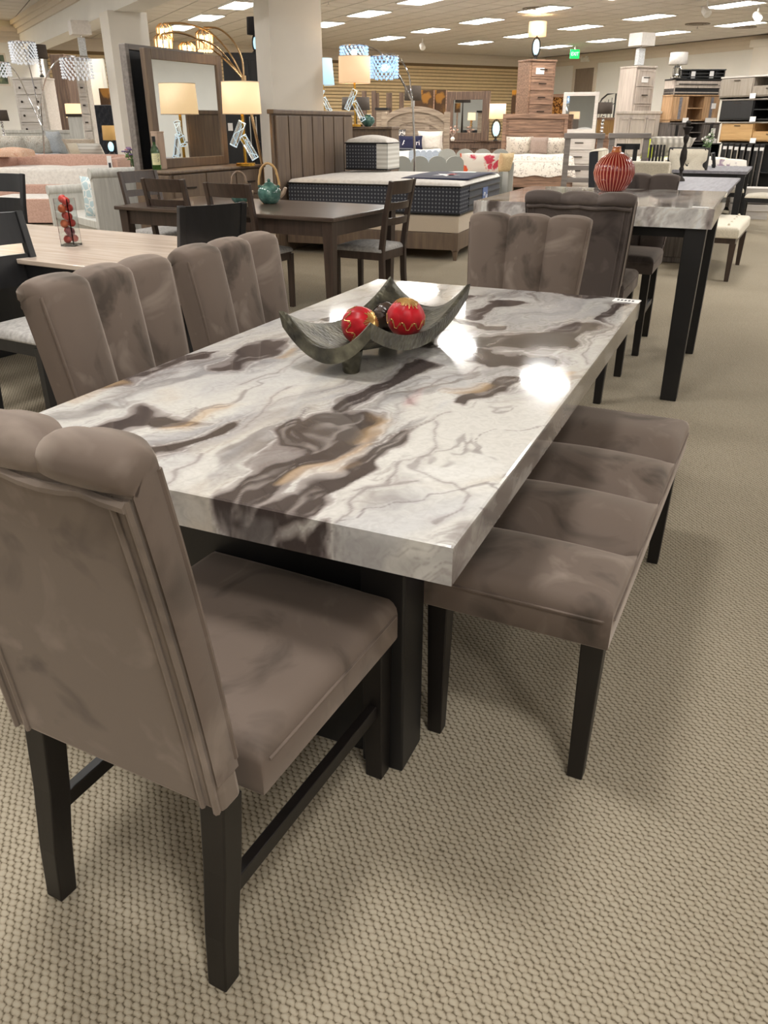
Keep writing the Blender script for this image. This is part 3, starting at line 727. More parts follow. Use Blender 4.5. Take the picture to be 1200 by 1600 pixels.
def up_chair(name, label, loc, az, group, seat=.49, top=1.012, mat=VELVET, matb=VELVET_BACK, legs=True, low=None, wt=.275, wb=.235, th=.052, strip=True, cat='chair', chan=3, stretch=True, piping=True):
    """velvet channel-back chair: rear legs stand at y=0, faces +y"""
    t = thing(name, label, cat, loc, az, group)
    zb = seat-.085 if low is None else low                  # lower edge of the back
    H = top-zb
    def ry(z): k = (z-zb)/H; return -.015-.05*k-.035*k*k    # rear face
    def hw(z): k = max(0, (z-zb)/H); return wb+(wt-wb)*k
    ztop = top-.030
    # core shell of the back
    core = MB(); vs = []; n = 8
    for i in range(n+1):
        z = zb+(ztop-.02-zb)*i/n
        vs += [(-hw(z)+.002, ry(z), z), (hw(z)-.002, ry(z), z), (hw(z)-.002, ry(z)+th, z), (-hw(z)+.002, ry(z)+th, z)]
    fs = []
    for i in range(n): fs += [(4*i+k, 4*i+(k+1) % 4, 4*i+4+(k+1) % 4, 4*i+4+k) for k in range(4)]
    fs += [(3, 2, 1, 0), (4*n, 4*n+1, 4*n+2, 4*n+3)]
    core.add(vs, fs)
    back = mk('backrest', core, matb, t, bevel=.012, seg=3, smooth=True)
    # channels: roll from the seat up the front, over the top and down to a lip at the rear
    path = []
    z0 = seat-.02
    for i in range(11):
        z = z0+(ztop-.03-z0)*i/10; path.append((ry(z)+th, z, 1.0))
    yt, zt = ry(ztop)+th/2, ztop-.010
    for k in range(1, 10):
        a = pi*k/10; path.append((yt+(th/2+.002)*cos(a), zt+.028*sin(a), 1.0))
    path.append((ry(zt-.012)-.005, zt-.012, .5)); path.append((ry(zt-.02)+.006, zt-.022, .1))
    nrm = []
    for i in range(len(path)):
        a, b_ = path[max(0, i-1)], path[min(len(path)-1, i+1)]; d = Vector((0, b_[0]-a[0], b_[1]-a[1])).normalized(); nrm.append(Vector((0, d.z, -d.y)))
    for c in range(chan):
        g = MB()
        def fn(u, v, c=c):
            i = min(len(path)-1, int(round(v*(len(path)-1)))); y, z, k = path[i]; s = u*2-1
            if c == 0 and u == 0: pass
            e = 1-abs(s)**3.2
            lift = .026*e*k*(1 if v < .58 else .62)
            x = (-1+2*(c+u)/chan)*hw(z)*1.0
            q = Vector((x, y, z))+nrm[i]*lift
            # the outer channels turn down the side as a flat panel
            return q
        g.grid(fn, 12, len(path)-1)
        nu = 12; npth = len(path)
        for side, want in ((0, 0), (nu, chan-1)):
            if c == want:                  # flat side panel back to the rear face, fan round the roll
                sx = 1 if side else -1; n0 = len(g.v)
                for i_, (y, z, k) in enumerate(path): g.v.append((sx*hw(z), ry(z)-.001, z) if i_ <= 10 else (sx*hw(zt), yt, zt))
                for i_ in range(npth-1):
                    q4 = (i_*(nu+1)+side, (i_+1)*(nu+1)+side, n0+i_+1, n0+i_)
                    g.f.append(q4 if sx < 0 else tuple(reversed(q4)))
        mk('channel', g, mat, back, smooth=True, ang=75)
    for sx in (-1, 1): mk('piping', MB().tube([(sx*(hw(z)-.001), ry(z)+th-.001, z) for z in [seat+.0+(zt-seat)*i/12 for i in range(13)]], .0045, 6), mat, back, smooth=True)
    # rear piping following the panel edge
    for sx in (-1, 1) if piping else ():
        for ins, r in ((.012, .006), (.04, .005)):
            pts = [(sx*(hw(z)-ins), ry(z)-.002, z) for z in [zb+.005+(zt-.03-zb)*i/10 for i in range(11)]]
            mk('piping', MB().tube(pts, r, 6), matb, back, smooth=True)
    if piping:
        mk('piping', MB().tube([(-hw(zt)+.01+2*(hw(zt)-.01)*i/12, ry(zt-.02)-.004, zt-.026-.008*abs(cos(chan*pi*i/12))) for i in range(13)], .008, 6), matb, back, smooth=True)
    # seat
    z1, z0 = seat-.012, seat-.115
    st = mk('seat', MB().pad(.50, .52, z0, z1, .018, .035, (0, .328)), mat, t, smooth=True, ang=60)
    w_, y0, y1, zz = .25, .09, .589, z1-.036
    mk('piping', MB().tube([(-w_, y0, zz), (-w_, y1-.03, zz), (-w_+.03, y1, zz), (w_-.03, y1, zz), (w_, y1-.03, zz), (w_, y0, zz)], .0035, 5), mat, st, smooth=True)
    # legs
    zl = z0+.01
    for sx in (-1, 1):
        mk('leg', MB().sweep([(sx*.2, -.03, 0), (sx*.2, -.018, .12), (sx*.2, .004, .26), (sx*.2, .02, zl+.02)], [.04, .043, .047, .05], [.04, .043, .047, .05]), ESPRESSO, t, bevel=.003)
        mk('leg', MB().box((sx*.212, .545, zl/2), (.042, .042, zl), top=(.05, .05)), ESPRESSO, t, bevel=.003)
        if stretch: mk('stretcher', MB().bar((sx*.205, -.005, .2*seat/.49), (sx*.212, .54, .2*seat/.49), .022, .034), ESPRESSO, t, bevel=.002)
    return t
G1 = 'taupe velvet channel chairs around the marbled dining table'
fg = up_chair('dining_chair', 'taupe velvet channel-back dining chair seen from behind, nearest the camera', (-.452, 1.02, 0), 27, G1, top=1.045, wt=.222)
lc1 = up_chair('dining_chair', 'taupe velvet channel-back chair on the left long side, nearer of the two there', T1(-1.30, .745), TAZ+90, G1, th=.082)
dup(lc1, T1(-1.30, 1.385), TAZ+90+1.5, 'taupe velvet channel-back chair on the left long side, farther of the two there')
dup(lc1, (.64, 3.74, 0), 204, 'taupe velvet channel-back chair facing the camera at the far end of the marbled table')
cc1 = up_chair('counter_chair', 'grey taupe counter-height chair seen from behind at the tall marbled table', (1.0, 4.27, 0), 24.5, 'counter-height velvet chairs', seat=.64, top=1.075, mat=VELVET_DARK, matb=VELVET_DARK, th=.07)
dup(cc1, (1.69, 5.74, 0), 204, 'dark grey channel-back counter chair facing the camera beyond the tall marbled table')

# bench
bn = thing('bench', 'taupe velvet four-channel bench along the right side of the marbled dining table', 'bench', T1(.042, .955), TAZ+2)
bs = mk('seat', MB().pad(.43, 1.24, .398, .516, .012, .035, (0, 0), chan=4, amp=.07), VELVET, bn, smooth=True, ang=60)
zz = .470; a, b_ = .2165, .6215
mk('piping', MB().tube([(-a, -b_+.02, zz), (-a+.02, -b_, zz), (a-.02, -b_, zz), (a, -b_+.02, zz), (a, b_-.02, zz), (a-.02, b_, zz), (-a+.02, b_, zz), (-a, b_-.02, zz), (-a, -b_+.02, zz)], .0035, 5), VELVET, bs, smooth=True)
for sx in (-1, 1):
    for sy in (-1, 1): mk('leg', MB().box((sx*.178, sy*.56, .2), (.036, .036, .40), top=(.05, .05)), ESPRESSO, bn, bevel=.003)

# bowl with ornaments
BC = Vector((-.006, 2.35, .76)); bw = thing('tray_bowl', 'hammered pewter tray with four upturned corners on the marbled table', 'bowl', BC, 29.5)
a, b_ = .135, .30
PEWTER, nt, bs_ = newmat('hammered_pewter')
v = coords(nt); n1 = N(nt, 'ShaderNodeTexVoronoi', Scale=75.0); n2 = N(nt, 'ShaderNodeTexNoise', Scale=18.0, Detail=5)
for q in (n1, n2): nt.links.new(v, q.inputs['Vector'])
nt.links.new(ramp(nt, n2.outputs[0], [(.3, srgb('3a3832')), (.5, srgb('565347')), (.7, srgb('747160'))]), bs_.inputs['Base Color'])
bs_.inputs['Metallic'].default_value = .75; bs_.inputs['Roughness'].default_value = .42; bump(nt, bs_, n1.outputs[0], .5, .004)
def bz(s, t): return .062+.030*(s*s+t*t)*.6+.066*s*s*t*t-.02*(1-s*s)*(1-t*t)
m0 = MB(); m0.grid(lambda u, v: Vector(((2*u-1)*a, (2*v-1)*b_, bz(2*u-1, 2*v-1))), 18, 24)
shell = mk('tray', m0, PEWTER, bw, smooth=True, ang=0)
so = shell.modifiers.new('thick', 'SOLIDIFY'); so.thickness = .008; so.offset = -1
# deep outer rim band
rim = MB(); pts = []
for k in range(19): pts.append((2*k/18-1, -1))
for k in range(1, 25): pts.append((1, 2*k/24-1))
for k in range(1, 19): pts.append((1-2*k/18, 1))
for k in range(1, 24): pts.append((-1, 1-2*k/24))
n = len(pts); vs = []
for s, t in pts: vs += [(s*a*1.0, t*b_, bz(s, t)), (s*(a+.010), t*(b_+.010), bz(s, t)+.002), (s*(a+.004), t*(b_+.004), bz(s, t)-.042), (s*(a-.006), t*(b_-.006), bz(s, t)-.040)]
rim.add(vs, [(4*i+k, 4*i+(k+1) % 4, 4*((i+1) % n)+(k+1) % 4, 4*((i+1) % n)+k) for i in range(n) for k in range(4)])
mk('rim', rim, PEWTER, bw, smooth=True)
for x, y in ((.03, -.225), (-.07, .16), (.07, .16)):
    mk('foot', MB().lathe([(.021, 0), (.024, .004), (.028, .03), (.033, bz(x/a, y/b_)-.004)], (x, y, 0), 12), PEWTER, bw, smooth=True)
REDS = fabric('red_satin', '8c1018', 'b51a24', 25, rough=.35, sheen=.1); GOLDTH = plain('gold_glitter_thread', 'c8a468', .35, .7); DKBALL = plain('dark_brown_lacquer', '33261d', .3)
def bowl_ball(px_, r, name, lab, mat, ax):
    q = P(*px_, .88); t = thing(name, lab, 'ornament', q, 0, 'ornament balls in the pewter tray')
    # settle on the tray surface
    d = q-BC; c, s = cos(R_(29.5)), sin(R_(29.5)); lx, ly = d.x*c-d.y*s, d.x*s+d.y*c
    lx = max(-.07, min(.07, lx)); ly = max(-.2, min(.2, ly))
    t.location = BC+Vector((lx*c+ly*s, -lx*s+ly*c, bz(lx/a, ly/b_)+r*.985))
    A = Vector(ax).normalized(); M3 = Vector((0, 0, 1)).rotation_difference(A).to_matrix()
    prof = [(max(.0005, r*sin(pi*i/12)), -r*cos(pi*i/12)) for i in range(13)]
    mk('body', MB().lathe(prof, (0, 0, 0), 40, ax=ax, ribs=(10, .05)), mat, t, smooth=True, ang=0)
    th = MB()
    rng = random.Random(len(lab))
    for sgn in (1, -1):
        for k in range(34):
            an = 2*pi*k/34; L = .38+.32*rng.random()
            pts = [M3 @ Vector((r*1.015*sin(L*j/3+.02)*cos(an+.1*rng.random()), r*1.015*sin(L*j/3+.02)*sin(an), sgn*r*1.015*cos(L*j/3+.02))) for j in range(4)]
            th.tube(pts, .0016, 4, False)
    for k in range(30):
        an = 2*pi*k/30; pts = [M3 @ Vector((r*1.012*cos(an+.07*j), r*1.012*sin(an+.07*j), .012*sin(k*2.1+j))) for j in range(4)]
        th.tube(pts, .0012, 4, False)
    mk('gold_thread', th, GOLDTH if mat is REDS else BRONZE, t, kind='stuff'); return t
bowl_ball((562, 497), .053, 'ornament_ball', 'red and gold ornament ball on the left of the pewter tray', REDS, (.7, -.45, .35))
bowl_ball((634, 490), .056, 'ornament_ball', 'larger red and gold ornament ball on the right of the pewter tray', REDS, (.1, -.25, 1))
bowl_ball((604, 478), .042, 'ornament_ball', 'dark brown ornament ball between the two red ones in the tray', DKBALL, (.3, -.8, .3))

# ------------------------------------------------------------------ tall marbled table with red vase
K = P(1117, 327, 1.0); KF, KR = dirv(24), dirv(114); WK, LK = 1.24, 1.24
tk = thing('counter_table', 'tall square marbled counter table on straight black legs', 'table', flat(K-KR*WK/2+KF*LK/2), 24, 'marbled tables')
marble_slab('tabletop', WK, LK, .905, 1.0, tk, .010, False, 17)
for sx in (-1, 1):
    for sy in (-1, 1): mk('leg', MB().box((sx*(WK/2-.075), sy*(LK/2-.075), .452), (.085, .085, .904), top=(.105, .105)), BLACK, tk, bevel=.004)
mk('apron', MB().b2((-WK/2+.1, -LK/2+.1, .85), (WK/2-.1, LK/2-.1, .9)), BLACK, tk)
ct = thing('price_tag', 'white price tag on the right corner of the tall marbled table', 'tag', flat(K-KR*.07+KF*.06, 1.001), 24)
mk('card', MB().b2((-.04, -.025, 0), (.04, .025, .002)), PAPER, ct)
rv = P(956, 299, 1.0); vv = thing('vase', 'round red vase with pale vertical ribs on the tall marbled table', 'vase', rv, 0)
r = .120
REDG, nt, bs_ = newmat('red_ribbed_glaze')
tc = N(nt, 'ShaderNodeTexCoord'); sp = N(nt, 'ShaderNodeSeparateXYZ'); nt.links.new(tc.outputs['Object'], sp.inputs[0])
an = N(nt, 'ShaderNodeMath', operation='ARCTAN2'); nt.links.new(sp.outputs[1], an.inputs[0]); nt.links.new(sp.outputs[0], an.inputs[1])
ml = N(nt, 'ShaderNodeMath', operation='MULTIPLY'); ml.inputs[1].default_value = 34; nt.links.new(an.outputs[0], ml.inputs[0])
si = N(nt, 'ShaderNodeMath', operation='SINE'); nt.links.new(ml.outputs[0], si.inputs[0])
nt.links.new(ramp(nt, si.outputs[0], [(.25, srgb('7a1c16')), (.7, srgb('a83a2c')), (.93, srgb('d99a80'))]), bs_.inputs['Base Color']); bs_.inputs['Roughness'].default_value = .18
mk('body', MB().lathe([(r*.5, 0), (r*.66, .012), (r*.93, .062), (r*1.02, .107), (r*.96, .15), (r*.72, .19), (r*.42, .212), (.034, .222)], n=136, ribs=(34, .03)), REDG, vv, smooth=True, ang=0)
mk('neck', MB().lathe([(.036, .216), (.03, .225), (.024, .245), (.028, .252), (.02, .253)], n=24), plain('amber_glaze', 'b0683a', .2), vv, smooth=True)
# ------------------------------------------------------------------ ladder-back chairs and wooden tables
def ladder_chair(name, label, loc, az, group, mat, cush, slats=3, solid=False, wide=False, seat=.47, top=.98):
    """rear posts stand at y=0, faces +y"""
    t = thing(name, label, 'chair', loc, az, group)
    for sx in (-1, 1):
        mk('post', MB().sweep([(sx*.19, -.02, 0), (sx*.19, 0, .25), (sx*.19, .004, .46), (sx*.192, -.03, .72), (sx*.195, -.085, top)], .038, [.042, .046, .046, .04, .032], side=(1, 0, 0)), mat, t, bevel=.004)
        mk('leg', MB().box((sx*.195, .42, seat/2-.02), (.038, .038, seat-.04), top=(.042, .042)), mat, t, bevel=.003)
    def yb(z): return .004 if z < .46 else .004-.038*(z-.46)/.26 if z < .72 else -.03-.055*(z-.72)/(top-.72)
    zs = [(top-.10, top-.002)] + [(top-.10-.115*k-.0, top-.10-.115*k+.055) for k in range(1, slats)]
    if wide: zs = [(top-.15, top-.002), (top-.35, top-.2)]
    if solid: zs = [(top-.27, top-.002)]
    for z0, z1 in zs:
        m = MB(); n = 8; vs = []
        for i in range(n+1):
            s = -1+2*i/n; c = -.03*(1-s*s); x = s*.185
            for z, e in ((z0, -1), (z0, 1), (z1, 1), (z1, -1)): vs.append((x, yb(z)+c+e*.009, z))
        m.add(vs, [(4*i+k, 4*i+4+k, 4*i+4+(k+1) % 4, 4*i+(k+1) % 4) for i in range(n) for k in range(4)]+[(0, 1, 2, 3), (4*n+3, 4*n+2, 4*n+1, 4*n)])
        mk('slat', m, mat, t, smooth=True, ang=40)
    ap = MB()
    for sx in (-1, 1): ap.b2((sx*.195-.011, .01, seat-.085), (sx*.195+.011, .42, seat-.02))
    ap.b2((-.19, .41, seat-.085), (.19, .432, seat-.02)); ap.b2((-.19, -.008, seat-.085), (.19, .012, seat-.02))
    mk('apron', ap, mat, t)
    mk('seat', MB().pad(.43, .44, seat-.025, seat+.012, .028, .03, (0, .215)), cush, t, smooth=True, ang=60)
    return t
CUSH = fabric('grey_woven_cushion', '8f8c88', 'b2aeaa', 45)
# mid table
d3, n3 = dirv(117), dirv(27); K3 = P(520, 341, .76); L3, W3 = 2.12, 1.12
t3 = thing('dining_table', 'dark walnut rectangular dining table holding two green teapots', 'table', flat(K3-d3*L3/2+n3*W3/2), 27)
mk('tabletop', MB().b2((-L3/2, -W3/2, .73), (L3/2, W3/2, .76)), WALNUT_T, t3, bevel=.006)
for sx in (-1, 1):
    for sy in (-1, 1): mk('leg', MB().box((sx*(L3/2-.07), sy*(W3/2-.07), .365), (.055, .055, .73), top=(.085, .085)), WALNUT, t3, bevel=.004)
am = MB()
for sy in (-1, 1): am.b2((-L3/2+.08, sy*(W3/2-.06)-.012, .62), (L3/2-.08, sy*(W3/2-.06)+.012, .73))
for sx in (-1, 1): am.b2((sx*(L3/2-.06)-.012, -W3/2+.08, .62), (sx*(L3/2-.06)+.012, W3/2-.08, .73))
mk('apron', am, WALNUT, t3)
G3 = 'walnut ladder-back chairs around the walnut table'
lc = ladder_chair('ladder_back_chair', 'walnut ladder-back chair right of the centre of the near side of the walnut table', P(354, 286, .98)*Vector((1, 1, 0))+dirv(28)*.08, 28, G3, WALNUT, CUSH)
dup(lc, flat(P(254, 279, .98))+dirv(24)*.08, 24, 'walnut ladder-back chair farther left on the near side of the walnut table')
dup(lc, (.075, 6.78, 0), 298, 'walnut ladder-back chair at the right end of the walnut table with pale seat')
dup(lc, (-2.24, 7.98, 0), 128, 'walnut ladder-back chair at the left end of the walnut table, half hidden')
# teapots
CELADON, nt, b = newmat('celadon_glaze')
n1 = N(nt, 'ShaderNodeTexNoise', Scale=16.0, Detail=4); nt.links.new(coords(nt), n1.inputs['Vector'])
nt.links.new(ramp(nt, n1.outputs[0], [(.3, srgb('2a443e')), (.55, srgb('4a6f66')), (.78, srgb('8aa698'))]), b.inputs['Base Color']); b.inputs['Roughness'].default_value = .12
RATTAN = wood('rattan_handle', 'a8814e', 'd0aa72', axis=2); RATTAN2 = wood('grey_brown_rattan', '6e5a4a', '957e68', axis=2)
def teapot(loc, az, s, han, lab):
    t = thing('teapot', lab, 'teapot', loc, az, 'green glazed teapots')
    mk('body', MB().lathe([(r*s, z*s) for r, z in ((.05, 0), (.06, .004), (.088, .035), (.1, .075), (.095, .11), (.07, .138), (.045, .15))], n=28), CELADON, t, smooth=True)
    ld = mk('lid', MB().lathe([(r*s, z*s) for r, z in ((.05, .146), (.038, .158), (.02, .168), (.008, .172))], n=20), CELADON, t, smooth=True)
    mk('knob', MB().sphere((0, 0, .18*s), .014*s), CELADON, ld, smooth=True)
    mk('spout', MB().tube([(.085*s, 0, .06*s), (.12*s, 0, .085*s), (.14*s, 0, .125*s)], [.024*s, .017*s, .013*s], 10), plain('buff_spout', 'a8927c', .3), t, smooth=True)
    for sx in (-1, 1): mk('lug', MB().lathe([(.012*s, -.012*s), (.012*s, .012*s)], (sx*.08*s, 0, .135*s), 8, ax=(0, 1, 0)), CELADON, t)
    pts = [(.085*s*cos(pi*k/16)*(1.08 if 3 < k < 13 else 1), .004*sin(k*1.7), (.135+.175*sin(pi*k/16))*s) for k in range(17)]
    mk('handle', MB().tube(pts, [.009*s+.002*s*(k % 3 == 0) for k in range(17)], 8), han, t, smooth=True)
teapot(P(422, 318, .76), 3, 1.02, RATTAN, 'larger green glazed teapot with tan rattan hoop handle')
teapot(P(376, 318, .76), -10, .82, RATTAN2, 'smaller green glazed teapot with brown hoop handle, seen past a chair back')

# left light-topped table
d2, n2 = dirv(119), dirv(29); E2 = Vector((-1.62, 4.04, 0)); L2, W2 = 2.1, 1.08
t2c = E2+n2*W2/2+d2*(.36-L2/2)
t2 = thing('dining_table', 'dining table with pale ash top and black base at the left', 'table', t2c, 29)
pl = MB()
mk('tabletop', MB().b2((-L2/2, -W2/2, .735), (L2/2, W2/2, .76)), ASH, t2, bevel=.004)
mk('top_rail', MB().b2((-L2/2+.03, -W2/2+.03, .66), (L2/2-.03, W2/2-.03, .735)), BLACKWOOD, t2)
for sx in (-1, 1):
    mk('pedestal', MB().b2((sx*.72-.09, -.3, .06), (sx*.72+.09, .3, .66)), BLACKWOOD, t2, bevel=.005); mk('foot', MB().b2((sx*.72-.13, -.4, 0), (sx*.72+.13, .4, .06)), BLACKWOOD, t2, bevel=.005)
G2 = 'black ladder-back chairs with grey seats around the pale table'
bc = ladder_chair('ladder_back_chair', 'black ladder-back chair with grey seat at the left edge, nearest of the black chairs', (-1.885, 4.06, 0), 120, G2, BLACKWOOD, CUSH, wide=True)
ch = P(36, 264, .98); dup(bc, (-3.40, 7.55, 0), 200, 'black ladder-back chair at the left edge beyond the pale table')
ladder_chair('side_chair', 'black chair with a solid curved back at the right end of the pale table', (-1.0, 4.72, 0), 318, None, BLACKWOOD, CUSH, solid=True)
# glass vase of red fruit-like balls
gv = P(112, 384, .76); gl = thing('glass_vase', 'tall square clear glass vase filled with red balls on the pale table', 'vase', gv, 12)
g = MB(); h, a, th = .25, .042, .004
for sx, sy in ((-1, 0), (1, 0), (0, -1), (0, 1)):
    g.box((sx*(a-th/2), sy*(a-th/2), h/2+.005), (th if sx else 2*a-2*th, th if sy else 2*a-2*th, h-.01), top=(th if sx else 2*a-2*th, th if sy else 2*a-2*th))
mk('body', g, CLEARGLASS, gl); mk('base', MB().b2((-a, -a, 0), (a, a, .012)), CLEARGLASS, gl, bevel=.002)
REDB = plain('red_decor_ball', 'b03026', .45, var=.3, scale=25)
ORB = plain('orange_decor_ball', 'bf5c34', .5, var=.3, scale=25); PURB = plain('plum_decor_ball', '8c4850', .5, var=.25, scale=25)
bl = [(-.012, -.008, .036, .022, 'R'), (.016, .012, .04, .021, 'R'), (.012, -.012, .077, .0245, 'P'), (-.014, .012, .082, .021, 'R'), (-.015, -.01, .118, .022, 'O'), (.014, .013, .121, .021, 'R'), (.015, -.012, .157, .022, 'R'), (-.014, .012, .16, .021, 'R'),
      (-.014, -.01, .197, .0225, 'O'), (.014, .012, .199, .021, 'R'), (.015, -.012, .236, .022, 'R'), (-.012, .004, .246, .022, 'R')]
for k, (x, y, z, r, c) in enumerate(bl):
    wh = {'P': 'plum ball', 'O': 'orange ball', 'R': 'red ball'}[c]
    o = mk('decor_ball', MB().sphere((0, 0, 0), r, 14, 8), {'R': REDB, 'P': PURB, 'O': ORB}[c], None, smooth=True, ang=0)
    o.location = gv+Vector((x*cos(-R_(12))-y*sin(-R_(12)), x*sin(-R_(12))+y*cos(-R_(12)), z))
    lv = ['on the floor of', 'on the floor of', 'in the second layer of', 'in the second layer of', 'in the third layer of', 'in the third layer of', 'in the fourth layer of', 'in the fourth layer of', 'in the fifth layer of', 'in the fifth layer of', 'at the top right of', 'at the top left of'][k]
    tag(o, '%s %s the glass vase, %s' % (wh, lv, 'towards the front' if y < 0 else 'towards the back'), 'ball', 'balls in the glass vase')

# ------------------------------------------------------------------ bed with the grey mattress
db, nb = dirv(110), dirv(20); NB = P(720, 287, .80); LB, WB = 2.04, 1.93
bo = flat(NB-db*LB/2+nb*WB/2)
def inb(x, y, z=0): q = bo+db*x+nb*y; return Vector((q.x, q.y, z))      # x to the foot, y away from the camera
bd = thing('bed', 'taupe wooden bed with vertical-panel headboard and beige box foundation', 'bed', bo, 20)
hx = -LB/2-.05
hb = mk('headboard', MB().b2((hx-.05, -1.16, 0), (hx-.015, 1.16, 1.5)), BROWN, bd, bevel=.01)
for k in range(7):
    y0 = -1.13+2.26*k/7; mk('plank', MB().b2((hx-.02, y0+.012, .3), (hx+.012, y0+2.26/7-.012, 1.455)), BROWN, hb, bevel=.006)
mk('cap', MB().b2((hx-.065, -1.18, 1.47), (hx+.02, 1.18, 1.515)), BROWN, hb, bevel=.008)
for sy in (-1, 1): mk('side_rail', MB().b2((hx, sy*(WB/2-.03)-.02, .11), (LB/2-.03, sy*(WB/2-.03)+.02, .29)), BROWN, bd, bevel=.004)
mk('foot_rail', MB().b2((LB/2-.05, -WB/2+.0, .11), (LB/2-.01, WB/2-.0, .29)), BROWN, bd, bevel=.004)
for sy in (-1, 1):
    mk('leg', MB().box((LB/2-.045, sy*(WB/2-.045), .2), (.075, .075, .2)), BROWN, bd, bevel=.006); mk('foot', MB().box((LB/2-.045, sy*(WB/2-.045), .05), (.035, .035, .1), top=(.055, .055)), BROWN, bd)
mk('foundation', MB().pad(LB-.02, WB-.02, .29, .475, .004, .03), BEIGEF, bd, smooth=True, ang=60)
def mattress(name, lab, x, y, z0, w, d, h, az_root, group=None, top=WHITEF, side=DOTS, crown=.02):
    t = thing(name, lab, 'mattress', inb(x, y, z0), 20, group)
    mk('side_panel', MB().pad(w, d, 0, h-.045, .0, .03), side, t, smooth=True, ang=60)
    mk('quilted_top', MB().pad(w-.004, d-.004, h-.05, h-.005, crown, .045), top, t, smooth=True, ang=60)
    for z in (.012, h-.048): 
        k, l = w/2+.004, d/2+.004
        mk('piping', MB().tube([(-k, -l, z), (k, -l, z), (k, l, z), (-k, l, z), (-k, -l, z)], .009, 6), BLACK, t, smooth=True)
    return t
ma = mattress('mattress', 'thick charcoal dotted mattress with white quilted top on the taupe bed', 0, 0, .478, LB, WB, .335, 20)
# foot end is plain knit with three dark bands
k = LB/2+.003
for z in (.075, .15, .225): mk('band', MB().tube([(k, -WB/2+.35, z), (k, WB/2, z)], .010, 6), BLACK, ma, smooth=True)
mk('end_cloth', MB().b2((LB/2-.001, -WB/2+.38, .02), (LB/2+.0035, WB/2-.02, .28)), CHARF, ma)
mk('label', MB().b2((LB/2+.003, .02, .06), (LB/2+.014, .26, .22)), plain('blue_label', '5d6f9c', .5), ma, bevel=.003)
lo_ = MB().tube([(LB/2+.015, .06+.16*i/8, .13+.035*sin(i*.8)) for i in range(9)], .005, 5); mk('label_mark', lo_, PAPER, ma)
sm = mattress('mattress_sample', 'small cut sample of dotted mattress standing by the headboard on the bed', -LB/2+.42, WB/2-.30, .84, .56, .46, .36, 20, crown=.05)
mk('cut_face', MB().b2((.281, -.225, .012), (.286, .225, .31)), WHITESTRIPE, sm); mk('side_cloth', MB().b2((.14, -.236, .012), (.28, -.231, .31)), WHITESTRIPE, sm)
# navy throw with white print
th = thing('throw', 'navy blue printed throw spread on the foot end of the mattress', 'throw', inb(LB/2-.40, .12, .815), 20)
mk('cloth', MB().grid(lambda u, v: Vector(((u-.5)*.78, (v-.5)*1.5, .022*(1-((u-.5)*2)**2*.5)*(1-((v-.5)*2)**2)+.008)), 10, 14), NAVYF, th, smooth=True)
th.children[0].modifiers.new('t', 'SOLIDIFY').thickness = .006
def tz(x, y): return .022*(1-(x/.39)**2*.5)*(1-(y/.75)**2)+.0105
st = MB(); cx, cy = .02, -.32
pts = [((.17 if k % 2 == 0 else .07)*cos(k*pi/5)+cx, (.20 if k % 2 == 0 else .08)*sin(k*pi/5)+cy) for k in range(10)]
st.add([(x, y, tz(x, y)) for x, y in pts]+[(cx, cy, tz(cx, cy)+.002)], [(k, (k+1) % 10, 10) for k in range(10)]); mk('white_print', st, PAPER, th)
st = MB(); cx, cy = .05, .38
pts = [((.15+.04*sin(3*k))*cos(k*pi/8)+cx, (.26+.05*cos(5*k))*sin(k*pi/8)+cy) for k in range(16)]
st.add([(x, y, tz(x, y)) for x, y in pts]+[(cx, cy, tz(cx, cy)+.002)], [(k, (k+1) % 16, 16) for k in range(16)]); mk('white_print', st, PAPER, th)
st = MB().add([(x*.04+.08, y*.1-.28, tz(.08, -.28)+.003) for x, y in ((-1, -1), (1, -1), (1, 1), (-1, 1))], [(0, 1, 2, 3)]); mk('red_print', st, plain('red_print', 'a03038', .8), th)

# ------------------------------------------------------------------ dresser, mirror, lamp, bottle
ML, MR = D(216, 75, 8.78), D(337, 88, 9.88); ml_, mr_ = flat(ML), flat(MR); s27 = (mr_-ml_).normalized(); f27 = Vector((s27.y, -s27.x, 0)); AZD = math.degrees(atan2(f27.x, f27.y))
mw = (mr_-ml_).length; mc_ = (ml_+mr_)/2
dc = mc_+f27*.235-s27*.08; DW, DD_, DH = mw+.42, .46, .96
dr = thing('dresser', 'taupe brown dresser with rounded front edges beneath the large mirror', 'dresser', dc, AZD)
mk('carcass', MB().b2((-DW/2, -DD_/2, .1), (DW/2, DD_/2-.02, DH-.03)), BROWN, dr, bevel=.02)
mk('top', MB().b2((-DW/2-.01, -DD_/2, DH-.03), (DW/2+.01, DD_/2+.005, DH)), BROWN, dr, bevel=.012)
for i in range(3):
    for j in range(3):
        x0, z0 = -DW/2+.04+(DW-.08)*i/3, .14+.265*j
        q = mk('drawer', MB().b2((x0+.008, DD_/2-.03, z0), (x0+(DW-.08)/3-.008, DD_/2-.002, z0+.25)), BROWN, dr, bevel=.005)
        mk('handle', MB().b2((x0+(DW-.08)/6-.07, DD_/2-.004, z0+.12), (x0+(DW-.08)/6+.07, DD_/2+.014, z0+.135)), BRONZE, q)
for sx in (-1, 1):
    for sy in (-1, 1): mk('leg', MB().box((sx*(DW/2-.06), sy*(DD_/2-.06), .05), (.05, .05, .1)), BROWN, dr)
